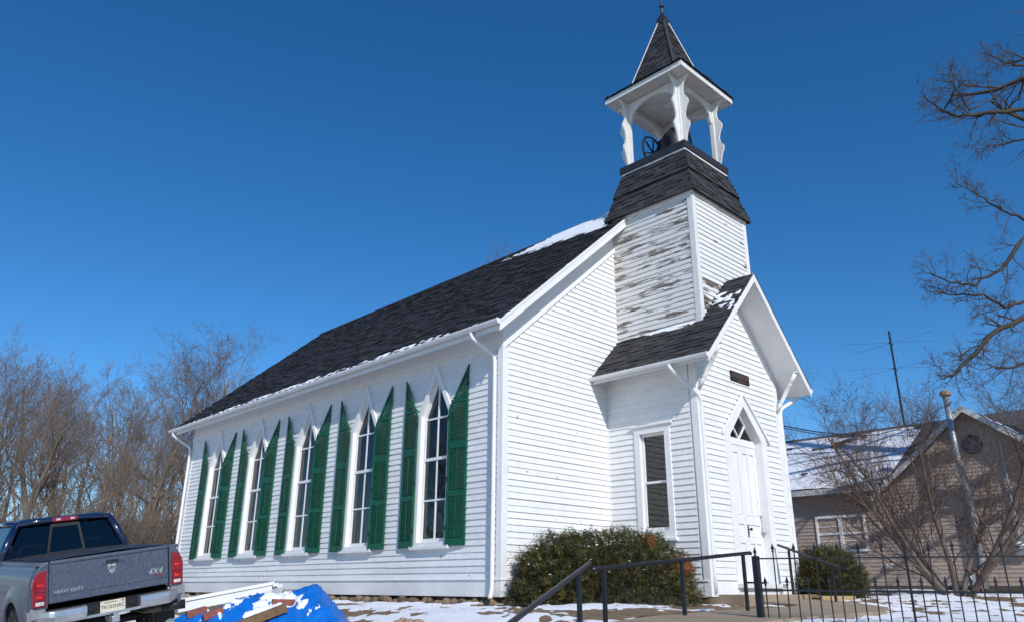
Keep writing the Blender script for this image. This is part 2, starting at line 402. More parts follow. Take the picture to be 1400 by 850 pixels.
def iv_side(z):
    out = []; c = .1
    for yc in WY:
        h = max(whalf(z+.03), whalf(z+.09)*.98)-.035
        if h > .02: out.append((c, yc-h)); c = yc+h
    out.append((c, CL-.1)); return out
clapboards(side, (-.001, 0, 0), (0, 1, 0), (-1, 0, 0), .30, 4.56, iv_side, BOARDW, seed=3)
# --- front gable, rear, far wall, floor
mb = MB()
for yy in (0, .14):
    mb.add([(0, yy, 0), (CW, yy, 0), (CW, yy, 5.0), (CX, yy, 9.0), (0, yy, 5.0)], [(0, 1, 2, 3, 4)])
front = mb.build('front_wall', WHITE, church)
mb = MB(); mb.box(0, CW, CL-.14, CL, 0, 5.0); mb.prism([(0, 5.0), (CW, 5.0), (CX, 9.0)], (0, CL, 0), (1, 0, 0), (0, 0, 1), (0, -.14, 0)); mb.build('rear_wall', WHITE, church)
mb = MB(); mb.box(CW-.14, CW, .145, CL-.145, 0, 5.0); mb.build('far_side_wall', WHITE, church)
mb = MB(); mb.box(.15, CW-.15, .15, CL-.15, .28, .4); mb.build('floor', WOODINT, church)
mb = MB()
mb.box(.9, CW-.15, .16, .2, .41, 5); mb.box(3.4, 3.45, .2, CL-.2, .41, 5.0); mb.build('dark_backing', DARKINT, church)  # added dark sheets that paint the nave's shade behind the glass
def rk(z): return (z-4.49)/SL       # x where the rake frieze cuts the boards
def iv_front(z):
    zz = z+.09; a = max(.115, rk(zz)+.02); rt = 3.06 if z < 4.35 else min(3.5, VC-(6.40-z)/VSL)
    if z > 5.3: rt = 3.5
    rt = max(3.06, rt)
    l = [(a, rt)]; 
    l.append((CW-rt+(.08 if z < 4.35 else 0), CW-a)); return [q for q in l if q[1] > q[0]]
clapboards(front, (0, -.001, 0), (1, 0, 0), (0, -1, 0), .30, 7.8, iv_front, BOARDW, seed=5)
# --- trim
def trim(name, *b, m=WHITE, bev=.004): return MB().box(*b).build(name, m, church, bevel=bev)
trim('skirt_board', -.03, 0, 0.0, CL, .0, .27); trim('water_table', -.05, 0, -.0, CL, .272, .298)
trim('skirt_board', 0, 3.06, -.03, 0, .0, .27); trim('water_table', -.05, 3.06, -.05, -.002, .272, .298)
trim('skirt_board', 6.24, CW, -.03, 0, .0, .27)
trim('corner_board', -.035, -.001, -.035, .10, .0, 4.9); trim('corner_board', -.0345, .115, -.0365, -.001, .0, 4.47)
trim('corner_board', -.035, -.001, CL-.1, CL+.03, .0, 4.9); trim('corner_board', CW-.115, CW+.035, -.035, -.001, .0, 4.47)
trim('frieze_board', -.028, -.001, .10, CL-.1, 4.56, 5.0)
# rake frieze on the gable wall
for sgn in (1, -1):
    mb = MB(); x0 = 0 if sgn > 0 else CW; L_ = 3.53; zr = 5.224
    mb.prism([(0, zr-.68), (L_, zr-.68+SL*L_), (L_, zr-.2+SL*L_), (0, zr-.2)], (x0, -.002, 0), (sgn, 0, 0), (0, 0, 1), (0, -.028, 0)); mb.build('rake_frieze', WHITE, church)
    mb = MB(); mb.prism([(-.03, zr-.785-.03*SL), (L_, zr-.785+SL*L_), (L_, zr-.665+SL*L_), (-.03, zr-.665-.03*SL)], (x0, -.003, 0), (sgn, 0, 0), (0, 0, 1), (0, -.05, 0)); mb.build('rake_moulding', WHITE, church, bevel=.006)
# --- foundation: rubble stones
fd = MB(); fd.box(.12, CW-.12, .1, CL-.1, -.9, 0.02); fd = fd.build('foundation', STONE, church)
rs = random.Random(9)
def stone(P, sx, sy, sz, par, m=STONE, name='stone'):
    mb = MB(); seed = rs.uniform(0, 99); k = 9; prof = [(-1, .5), (-.5, .95), (0.1, 1), (.6, .85), (1, .45)]
    for zz, rad in prof:
        for j in range(k):
            an = 2*math.pi*j/k; f_ = rad*(1+.4*noise.noise(V((math.cos(an)*1.5+seed, math.sin(an)*1.5, zz))))
            mb.v.append((P[0]+sx*f_*math.cos(an), P[1]+sy*f_*math.sin(an), P[2]+sz*zz*(1+.1*f_)))
    nr = len(prof); mb.f = [(i*k+j, i*k+(j+1)%k, (i+1)*k+(j+1)%k, (i+1)*k+j) for i in range(nr-1) for j in range(k)]+[tuple(range(k-1, -1, -1)), tuple(range((nr-1)*k, nr*k))]
    return mb.build(name, m, par, smooth=False)
y = .1
while y < 13.9:
    wd = rs.uniform(.12, .42); stone((.04+rs.uniform(-.05, .03), y+wd/2, -.10+rs.uniform(-.035, .03)), .1, wd*.54, rs.uniform(.05, .09), fd); y += wd*.92
y = .2
while y < 3:
    wd = rs.uniform(.12, .25); stone((y, .03+rs.uniform(-.03, .03), -.09), wd*.52, .1, rs.uniform(.07, .1), fd); y += wd

# --- main roof
RY0, RY1 = -.42, 14.8
TH_R = .2
roof = None
for sgn in (1, -1):
    mb = MB(); xe = -.45 if sgn > 0 else CW+.45; ov = 0 if sgn > 0 else .0
    mb.prism([(0, 0), (abs(CX-xe)-.001, SL*abs(CX-xe)), (abs(CX-xe)-.001, SL*abs(CX-xe)-TH_R), (0, -TH_R)], (xe, RY0+.03, 4.82), (sgn, 0, 0), (0, 0, 1), (0, RY1-RY0-.06, 0))
    o = mb.build('roof' if sgn > 0 else 'far_roof_slope', WHITE if sgn > 0 else SHING, church)
    if sgn > 0: roof = o
    # barge boards, front and rear
    for yy in (RY0, RY1-.028):
        mb = MB(); L_ = (3.52 if yy < 0 else abs(CX-xe))+ (.45 if yy < 0 else 0)
        mb.prism([(-.02, .0), (L_, SL*(L_)), (L_, SL*L_-.23), (-.02, -.23)], (xe, yy, 4.815), (sgn, 0, 0), (0, 0, 1), (0, .028, 0)); mb.build('barge_board', WHITE, church, bevel=.004)
        mb = MB(); mb.prism([(-.02, .012), (L_, SL*(L_)+.012), (L_, SL*L_-.07), (-.02, -.07)], (xe, yy-.016 if yy < 0 else yy+.03, 4.815), (sgn, 0, 0), (0, 0, 1), (0, .014, 0)); mb.build('barge_moulding', WHITE, church, bevel=.003)
slen = math.hypot(5.05, 5.05*SL); cs = 5.05/slen; sn_ = 5.05*SL/slen
UPS = V((cs, 0, sn_)); NRM = V((-sn_, 0, cs))
shingle_face(roof, V((-.47, 0, 4.815))+NRM*.001, (0, 1, 0), UPS, NRM, slen+.01, lambda v: (RY0-.02, RY1+.02), SHING, seed=11)
mb = MB()
yy = RY0
while yy < RY1:
    for sg in (1, -1):
        mb.obox(V((CX, yy, 9.258+random.Random(yy).uniform(0, .006))), V((0, .3, .008)), V((sg*.14, 0, -.14*SL)), V((0, 0, .014)))
    yy += .285
mb.build('ridge_cap', SHING, roof)
# --- snow patches built on roof planes
def snow_patch(name, parent, O, U, Vv, Nn, ul, vl, du, dv, fn, h=.03):
    O, U, Vv, Nn = V(O), V(U).normalized(), V(Vv).normalized(), V(Nn).normalized()
    nu, nv = int(ul/du), int(vl/dv); H = {}
    for i in range(nu+1):
        for j in range(nv+1):
            H[i, j] = fn(i*du, j*dv)
    mb = MB(); idx = {}
    def vid(i, j):
        if (i, j) not in idx:
            idx[i, j] = len(mb.v); t = H[i, j]
            mb.v.append(tuple(O+U*i*du+Vv*j*dv+Nn*(-.012+h*min(1, max(0, t)*3.5))))
        return idx[i, j]
    for i in range(nu):
        for j in range(nv):
            if max(H[i, j], H[i+1, j], H[i, j+1], H[i+1, j+1]) > 0: mb.f.append((vid(i, j), vid(i+1, j), vid(i+1, j+1), vid(i, j+1)))
    if mb.f: return kind(mb.build(name, SNOW, parent, smooth=True), 'stuff')
def sfn(u, v):   # u from front, v down from the ridge
    lim = 1.75*(1-u/3.9) if u < 3.9 else .0
    s = (lim-abs(v-.1-u*.12))*.9
    fr = smooth01((u-1.2)/1.6)
    return min(s, .35) - .1 + fbm(u*2, v*3, 2)*.16 + fr*(.35*math.sin(v/.142*2*math.pi)+.25*fbm(u*6, v*6, 9)-.12)
snow_patch('snow_patch', roof, V((CX, .05, 9.245))+NRM*.028, (0, 1, 0), -UPS, NRM, 4.4, 2.2, .05, .04, sfn, .035)
def sfe(u, v):
    return .22 - v*1.5 - .25*smooth01((u-9)/5) - .35*smooth01((1.2-u)/1.5) + .3*fbm(u*2.2, v*4, 31) + .12*math.sin(u/.3*6.28)
snow_patch('snow_patch', roof, V((-.44, .3, 4.842))+NRM*.026, (0, 1, 0), UPS, NRM, 13.5, .3, .05, .03, sfe, .03)

# --- gutters and downspouts
def gutter(p, q, out, name='gutter', r=.062):
    p, q, out = V(p), V(q), V(out).normalized(); mb = MB(); n_ = 9; d = q-p
    prof = []
    for k in range(n_+1):
        a = math.pi*k/n_; prof.append((-math.cos(a)*r+r, -math.sin(a)*r*1.35))
    prof += [(r*2-.006, .004), ]
    inner = [(x*.9+.006, z*.86+.004) for x, z in prof[::-1][1:]]
    mb.prism([*prof, *inner], p, out, (0, 0, 1), d)
    g = mb.build(name, GUTTER, church, smooth=False)
    # seams / straps and end caps
    ln = d.length; k = max(2, int(ln/.75))
    for i in range(k+1):
        s = MB(); c = p+d*(i/k)
        pr2 = [(x*1.04-.003, z*1.06-.002) for x, z in prof[:n_+1]]+[(r*2+.004, .01), (0, .01)]
        s.prism(pr2, c-d.normalized()*.006, out, (0, 0, 1), d.normalized()*(.012)); s.build('gutter_strap', GUTTER, g)
    return g
g1 = gutter((-.455, -.43, 4.80), (-.455, 14.78, 4.79), (-1, 0, 0))
def downspout(pts, r=.04, name='downspout', straps=()):
    P = [V(p) for p in pts]; out = [P[0]]
    for i in range(1, len(P)-1):
        a, b_, c = P[i-1], P[i], P[i+1]; l1 = min(.09, (b_-a).length*.4); l2 = min(.09, (c-b_).length*.4)
        s, e = b_+(a-b_).normalized()*l1, b_+(c-b_).normalized()*l2
        out += [s, (s+b_*2+e)/4, e]
    out.append(P[-1]); ds = MB().tube(out, r, 10).build(name, GUTTER, church, smooth=True)
    for s in straps:
        MB().lathe([(r+.001, 0), (r+.006, .002), (r+.006, .028), (r+.001, .03)], s, k=10).build('pipe_strap', GUTTER, ds)
    return ds
downspout([(-.51, .34, 4.72), (-.51, .34, 4.62), (-.1, .13, 4.28), (-.09, .13, 4.1), (-.09, .13, .12), (-.22, .03, -.02)], straps=[(-.09, .13, 3.2), (-.09, .13, 1.7)])
downspout([(-.51, 14.55, 4.72), (-.51, 14.55, 4.62), (-.1, 14.06, 4.2), (-.1, 14.05, 4.0), (-.1, 14.05, .1), (-.25, 13.95, -.05)], straps=[(-.1, 14.05, 3.0), (-.1, 14.05, 1.5)])

# --- pointed windows with sash and shutters
def pointed(h, z0, spr, apx): return [(-h, z0), (h, z0), (h, spr), (0, apx), (-h, spr)]
def ring(mb, outer, inner, O, U, Wd, N):
    n_ = len(outer)
    for i in range(n_):
        j = (i+1) % n_; mb.prism([outer[i], outer[j], inner[j], inner[i]], O, U, Wd, N)
def bar(mb, p, q, wd, O, U, N):   # straight bar in the window plane
    O, U, N = V(O), V(U), V(N); p, q = V((p[0], p[1])), V((q[0], q[1])); d = (q-p).normalized(); s = V((-d.y, d.x))*wd/2
    mb.prism([tuple(p-s), tuple(q-s), tuple(q+s), tuple(p+s)], O, U, (0, 0, 1), N)
def dress(o, txt=None): return o
def make_shutter(mir):
    """local: hinge on the z axis, leaf along +x (or -x), outer face towards -y"""
    s = -1 if mir else 1; wd = .5; zb, zs, ztp = .88, 3.47, 4.31; th = .036; st = .055
    root = bpy.data.objects.new('shutter', None); COL.objects.link(root); root.empty_display_size = .1
    fr = MB(); A = dict(O=(0, 0, 0), U=(s, 0, 0), W=(0, 0, 1), N=(0, th, 0))
    top = lambda x: zs + (ztp-zs)*x/wd
    def pz(poly, dy=0, t=th): fr.prism(poly, (0, dy, 0), (s, 0, 0), (0, 0, 1), (0, t, 0))
    pz([(0, zb), (st, zb), (st, top(st)-.085), (0, zs)])                       # hinge stile
    pz([(wd-st, zb), (wd, zb), (wd, ztp), (wd-st, top(wd-st)-.1)])             # outer stile
    pz([(0, zs), (st, top(st)-.085), (wd-st, top(wd-st)-.1), (wd, ztp)], .0006, th-.0012)       # slanted rail
    rails = [(zb, 1.0), (1.78, 1.875), (2.68, 2.82), (3.58, 3.64)]
    for a, b_ in rails: pz([(st, a), (wd-st, a), (wd-st, b_), (st, b_)], .0003, th-.0006)
    f_ = fr.build('frame', GREEN, root, local=True, bevel=.003)
    lv = MB(); z = 1.0
    secs = [(1.0, 1.78), (1.875, 2.68), (2.82, 3.58), (3.64, 4.2)]
    for a, b_ in secs:
        n_ = int((b_-a)/.041); step = (b_-a)/n_
        for i in range(n_):
            zc = a+(i+.5)*step; x0 = st
            lo = (zc+.03-(zs-.09))/((ztp-zs))*wd
            x0 = max(st, lo+.01)
            if wd-st-x0 < .02: continue
            lv.obox((s*x0, .005, zc-.022), (s*(wd-st-x0), 0, 0), (0, .028, .03), (0, -.004, .006))
    kind(lv.build('louver_slats', GREEN, root, local=True), 'stuff')
    for a, b_ in secs[:2]:
        MB().box(s*wd/2-.009, s*wd/2+.009, -.012, .004, a+.03, b_-.03).build('tilt_rod', GREEN, root, local=True)
    for z in (1.2, 2.1, 3.3):
        MB().box(-.014 if s > 0 else -.03, .03 if s > 0 else .014, -.006, .012, z-.04, z+.04).build('hinge', IRON, root, local=True)
    CHILD[root.name] = [o for o in bpy.data.objects if o.parent == root]
    return root
shR, shL = make_shutter(False), make_shutter(True)
# window unit (local: x along wall, y outward = -Y local, z up), copied for every bay
win = bpy.data.objects.new('window', None); COL.objects.link(win); win.empty_display_size = .1
mb = MB(); ring(mb, pointed(.53, .90, W_SPR, W_APX), pointed(.43, .97, 3.47, 4.27), (0, .06, 0), (1, 0, 0), (0, 0, 1), (0, -.13, 0)); mb.build('casing', WHITE, win, local=True, bevel=.004)
mb = MB(); ring(mb, pointed(.43, .97, 3.47, 4.27), pointed(.375, 1.04, 3.445, 4.14), (0, .075, 0), (1, 0, 0), (0, 0, 1), (0, -.05, 0)); mb.build('sash', WHITE, win, local=True, bevel=.003)
mb = MB()
bar(mb, (0, 1.04), (0, 4.15), .034, (0, .07, 0), (1, 0, 0), (0, -.035, 0)); mb.build('mullion', WHITE, win, local=True)
for z, wd in ((1.765, .034), (2.57, .06), (3.39, .034)):
    mb = MB(); bar(mb, (-.376, z), (.376, z), wd, (0, .071, 0), (1, 0, 0), (0, -.037-(.01 if wd > .05 else 0), 0)); mb.build('meeting_rail' if wd > .05 else 'glazing_bar', WHITE, win, local=True)
zs_ = [1.04, 1.765, 2.57, 3.39]
for sx in (-1, 1):
    rr_ = random.Random(sx)
    for i in range(4):
        z0 = zs_[i]; 
        poly = [(0, z0), (sx*.38, z0), (sx*.38, zs_[i+1]), (0, zs_[i+1])] if i < 3 else [(0, z0), (sx*.38, z0), (sx*.38, 3.445), (0, 4.15)]
        mb = MB(); t = rr_.uniform(-.006, .006)
        mb.prism(poly, (0, .052, 0), (1, t, 0), (0, rr_.uniform(-.003, .003), 1), (0, .004, 0)); mb.build('pane', GLASS, win, local=True)
MB().box(-.6, .6, -.115, .03, .835, .90).build('sill', WHITE, win, local=True, bevel=.006)
CHILD[win.name] = [o for o in bpy.data.objects if o.parent == win]
WF = lambda yc: frame((0, yc, 0), (0, -1, 0), (1, 0, 0), (0, 0, 1))      # local x -> -Y, local y -> +X (inward)
rsh = random.Random(2)
for i, yc in enumerate(WY):
    wi = win if i == 0 else copy_tree(win); wi.matrix_basis = WF(yc); wi.parent = church
    for base, sx in ((shR, 1), (shL, -1)):
        s = base if i == 0 else copy_tree(base); s.parent = church
        ang = R(6+rsh.uniform(-1, 1.5)) if sx > 0 else R(2.5+rsh.uniform(-1, 2))
        s.matrix_basis = WF(yc) @ Matrix.Translation((sx*.505, -.118, 0)) @ Matrix.Rotation(ang*sx, 4, 'Z')

# ---------------------------------------------------------------- VESTIBULE
mb = MB()
for xx in (VXL, VXL+.12):       # left wall with window opening y -1.50..-.78 z 1.12..3.1
    for (a, b_, c, d) in ((VY, -1.46, .0, 4.6), (-.82, 0, .0, 4.6), (-1.46, -.82, .0, 1.12), (-1.46, -.82, 3.12, 4.6)):
        mb.add([(xx, a, c), (xx, b_, c), (xx, b_, d), (xx, a, d)], [(0, 1, 2, 3)])
vside = mb.build('vestibule_side_wall', WHITE, church)
MB().box(VXR-.12, VXR, VY+.005, -.0, 0, 4.5).build('vestibule_far_wall', WHITE, church)
DX = 4.74; DH = .61; DB, DS, DA = .27, 3.06, 3.72        # door opening
mb = MB()
zt_ = 4.55
for yy in (VY, VY+.12):
    mb.add([(VXL, yy, 0), (DX-DH, yy, 0), (DX-DH, yy, zt_), (VXL, yy, zt_)], [(0, 1, 2, 3)])
    mb.add([(DX+DH, yy, 0), (VXR, yy, 0), (VXR, yy, zt_), (DX+DH, yy, zt_)], [(0, 1, 2, 3)])
    mb.add([(DX-DH, yy, DS), (DX, yy, DA), (DX, yy, zt_), (DX-DH, yy, zt_)], [(0, 1, 2, 3)])
    mb.add([(DX, yy, DA), (DX+DH, yy, DS), (DX+DH, yy, zt_), (DX, yy, zt_)], [(0, 1, 2, 3)])
    mb.add([(VXL, yy, zt_), (VXR, yy, zt_), (VC, yy, 6.2)], [(0, 1, 2)])
vfront = mb.build('vestibule_front_wall', WHITE, church)
MB().box(VXL+.13, VXR-.13, VY+.13, -.01, .1, .26).build('vestibule_floor', WOODINT, church)
def iv_vs(z):
    if 1.02 < z+.06 < 3.22: return [(.0, .735), (1.545, 2.06)]
    return [(.0, 2.06)]
clapboards(vside, (VXL-.001, 0, 0), (0, -1, 0), (-1, 0, 0), .30, 4.45, iv_vs, BOARDW, seed=21)
def iv_vf(z):
    zz = z+.07
    lo = max(VXL+.11, VC-(6.12-zz)/VSL+.02); hi = min(VXR-.11, VC+(6.12-zz)/VSL-.02)
    if hi <= lo: return []
    h = 0
    if z < 3.14: h = DH+.2
    elif z < 3.98: h = (DH+.24)*(4.02-zz)/(4.02-3.12)
    if h > .03: return [(lo, DX-h), (DX+h, hi)]
    return [(lo, hi)]
clapboards(vfront, (0, VY-.001, 0), (1, 0, 0), (0, -1, 0), .30, 6.05, iv_vf, BOARDW, seed=23)
trim('skirt_board', VXL-.03, VXL, VY, 0, .02, .27); trim('water_table', VXL-.05, VXL, VY-.0, 0, .272, .298)
trim('skirt_board', VXL, DX-DH-.2, VY-.03, VY, .02, .27); trim('skirt_board', DX+DH+.2, VXR, VY-.03, VY, .02, .27)
trim('corner_board', VXL-.035, VXL-.001, VY-.035, VY+.11, .02, 4.5); trim('corner_board', VXL-.0345, VXL+.12, VY-.0365, VY-.001, .02, 4.7)
trim('corner_board', VXR-.12, VXR+.035, VY-.036, VY-.001, .02, 4.7); trim('corner_board', VXL-.033, VXL-.002, -.06, -.0, .02, 4.5)
trim('frieze_board', VXL-.028, VXL-.001, VY+.11, -.06, 4.44, 4.75)
for sgn in (1, -1):    # rake frieze on the vestibule gable
    mb = MB(); L_ = VC-VXL+.03
    mb.prism([(0, 0), (L_, VSL*L_), (L_, VSL*L_+.2), (0, .2)], (VC-sgn*L_, VY-.002, 6.10-VSL*L_), (sgn, 0, 0), (0, 0, 1), (0, -.034-.001*sgn, 0)); mb.build('rake_frieze', WHITE, church, bevel=.004)
# vestibule window
vw = bpy.data.objects.new('window', None); COL.objects.link(vw); vw.matrix_basis = frame((VXL, -1.14, 0), (0, -1, 0), (1, 0, 0), (0, 0, 1)); vw.parent = church
rect = lambda h, a, b_: [(-h, a), (h, a), (h, b_), (-h, b_)]
mb = MB(); ring(mb, rect(.43, 1.06, 3.22), rect(.30, 1.19, 3.08), (0, .05, 0), (1, 0, 0), (0, 0, 1), (0, -.1, 0)); mb.build('casing', WHITE, vw, local=True, bevel=.004)
mb = MB(); ring(mb, rect(.30, 1.19, 3.08), rect(.25, 1.26, 3.03), (0, .075, 0), (1, 0, 0), (0, 0, 1), (0, -.05, 0)); mb.build('sash', WHITE, vw, local=True, bevel=.003)
mb = MB(); bar(mb, (-.25, 2.12), (.25, 2.12), .045, (0, .07, 0), (1, 0, 0), (0, -.045, 0)); mb.build('meeting_rail', WHITE, vw, local=True)
for a, b_, dy in ((1.26, 2.12, .045), (2.12, 3.03, .055)):
    MB().prism([(-.255, a), (.255, a), (.255, b_), (-.255, b_)], (0, dy, 0), (1, .004, 0), (0, .003, 1), (0, .004, 0)).build('pane', GLASS, vw, local=True)
MB().box(-.47, .47, -.09, .03, 1.0, 1.06).build('sill', WHITE, vw, local=True, bevel=.005)
MB().box(-.5, .5, -.085, -.001, 3.22, 3.26).build('drip_cap', WHITE, vw, local=True, bevel=.004)
CUR = mat('lace_curtain', (.45, .44, .42), .9, .2, 9)
MB().box(-.3, .3, .13, .135, 1.15, 3.15).build('curtain', CUR, vw, local=True)
# vestibule roof
VY0 = -2.87
vroofo = None; vxe = 2.58; vln = VC-vxe
for sgn in (1, -1):
    mb = MB(); xe = VC-sgn*vln; ze = vroof(xe)
    mb.prism([(0, 0), (vln-.001, VSL*vln), (vln-.001, VSL*vln-.14), (0, -.14)], (xe, VY0+.03, ze-.012), (sgn, 0, 0), (0, 0, 1), (0, -VY0-.03, 0))
    o = mb.build('vestibule_roof' if sgn > 0 else 'vestibule_far_roof', WHITE, church)
    if sgn > 0: vroofo = o
    mb = MB(); mb.prism([(-.03, 0), (vln, VSL*vln+.03), (vln, VSL*vln-.16), (-.03, -.19)], (xe, VY0, ze-.016), (sgn, 0, 0), (0, 0, 1), (0, .03, 0)); mb.build('barge_board', WHITE, church, bevel=.004)
    vl = math.hypot(vln, vln*VSL); up = V((sgn*vln, 0, vln*VSL)).normalized(); nr = V((-sgn*up.z, 0, abs(up.x)))
    if sgn > 0:
        # clipped where the tower wall rises out of the slope
        def ul(v):
            x = vxe+v*up.x
            return (0.0, 2.89) if x < TC[0]-TH else (-(TC[1]-TH), 2.89)
        shingle_face(vroofo, V((vxe-.02, 0, ze-.01)), (0, -1, 0), up, nr, vl, ul, SHINGT, seed=31)
        def sfv(u, v):
            return .14-.9*abs(v-(.45+.7*u)) + .35*fbm(u*5, v*5, 12)
        snow_patch('snow_patch', vroofo, V((VC, -2.22, vroof(VC)))-up*.25+nr*.03, (0, -1, 0), -up, nr, .62, 1.3, .025, .025, sfv, .03)
        snow_patch('snow_patch', vroofo, V((TC[0]-TH-.005, -.5, vroof(TC[0]-TH)))+nr*.03, (0, -1, 0), -up, nr, 1.6, .14, .03, .02, lambda u, v: .28-v*2.2-abs(u-.95)*.3+.15*fbm(u*5, v*5), .035)
    else:
        shingle_face(o, V((xe+.02, VY0-.01, ze-.01)), (0, 1, 0), up, nr, vl, lambda v: (0, 2.85), SHINGT, seed=33)
# soffit boards are the slab undersides; cross beam and turned braces at the eaves
for sgn, xb in ((-1, 3.12), (1, 6.18)):
    MB().beam((xb, VY-.03, 4.66), (xb, VY0+.03, 4.66), .07, .1).build('eave_beam', WHITE, church, bevel=.005)
    a, b_ = V((xb, VY-.05, 3.84)), V((xb, VY0+.1, 4.6)); d = (b_-a); Ln = d.length
    pr = [(.045, 0), (.045, .18), (.03, .2), (.055, .24), (.035, .27), (.05, Ln*.5), (.035, Ln-.3), (.055, Ln-.26), (.03, Ln-.22), (.045, Ln-.2), (.045, Ln)]
    MB().lathe(pr, a, d, k=12).build('turned_brace', WHITE, church, smooth=True)
ze = vroof(vxe)
g2 = gutter((vxe-.005, -.03, ze-.03), (vxe-.005, -2.86, ze-.045), (-1, 0, 0), r=.055)
g3 = gutter((2*VC-vxe+.005, -2.86, ze-.03), (2*VC-vxe+.005, -.03, ze-.045), (1, 0, 0), r=.055)
downspout([(vxe-.06, -2.0, ze-.1), (vxe-.06, -2.02, ze-.2), (VXL-.08, -2.24, 3.75), (VXL+.07, -2.26, 3.6), (VXL+.08, -2.26, .5), (VXL+.08, -2.26, .08)], r=.038, straps=[(VXL+.08, -2.26, 3.3), (VXL+.08, -2.26, 1.0)])
downspout([(2*VC-vxe+.06, -2.5, ze-.1), (2*VC-vxe+.06, -2.45, ze-.2), (VXR+.1, -2.24, 3.9), (VXR+.07, -2.25, 3.7), (VXR+.07, -2.25, .35), (VXR+.28, -2.45, .2)], r=.045, straps=[(VXR+.07, -2.25, 3.3), (VXR+.07, -2.25, 1.6)])
rg = random.Random(6)
for i in range(9):
    y_ = -2.82+i*.055+rg.uniform(-.02, .02); h = rg.uniform(.05, .12)
    MB().lathe([(.012, 0), (.009, -h*.5), (.002, -h)][::-1], (2*VC-vxe-.01, y_, ze+.005), k=6).build('icicle', ICE, g3, smooth=True)
# door surround, transom and leaves
mb = MB(); ring(mb, [(-DH-.2, DB-.02), (DH+.2, DB-.02), (DH+.2, 3.13), (0, 3.98), (-DH-.2, 3.13)], [(-DH, DB-.019), (DH, DB-.019), (DH, DS), (0, DA), (-DH, DS)], (DX, VY+.16, 0), (1, 0, 0), (0, 0, 1), (0, -.2, 0))
mb.f = mb.f[6:] if False else mb.f
frm = mb.build('door_frame', WHITE, church, bevel=.004)
for sgn in (1, -1):     # drip moulding following the point
    mb = MB(); mb.prism([(0, 4.02), (.92, 3.09), (.92, 3.03), (.0, 3.95)], (DX, VY-.041, 0), (sgn, 0, 0), (0, 0, 1), (0, -.04-.001*sgn, 0)); mb.build('drip_moulding', WHITE, frm, bevel=.004)
DYP = VY+.15
tr = MB(); ring(tr, [(-DH+.001, 2.93), (DH-.001, 2.93), (DH-.001, DS), (0, DA-.002), (-DH+.001, DS)], [(-DH+.05, 3.07), (DH-.05, 3.07), (DH-.06, 3.09), (0, DA-.09), (-DH+.06, 3.09)], (DX, DYP+.02, 0), (1, 0, 0), (0, 0, 1), (0, -.05, 0)); tr = tr.build('transom', WHITE, church, bevel=.003)
mb = MB(); bar(mb, (0, 3.07), (-.30, 3.40), .035, (DX, DYP, 0), (1, 0, 0), (0, -.03, 0)); mb.build('glazing_bar', WHITE, tr)
mb = MB(); bar(mb, (0, 3.07), (.30, 3.40), .035, (DX, DYP-.001, 0), (1, 0, 0), (0, -.03, 0)); mb.build('glazing_bar', WHITE, tr)
mb = MB(); mb.prism([(-DH+.04, 3.06), (DH-.04, 3.06), (0, DA-.08)], (DX, DYP+.012, 0), (1, 0, 0), (0, 0, 1), (0, .004, 0)); mb.build('pane', GLASS, tr)
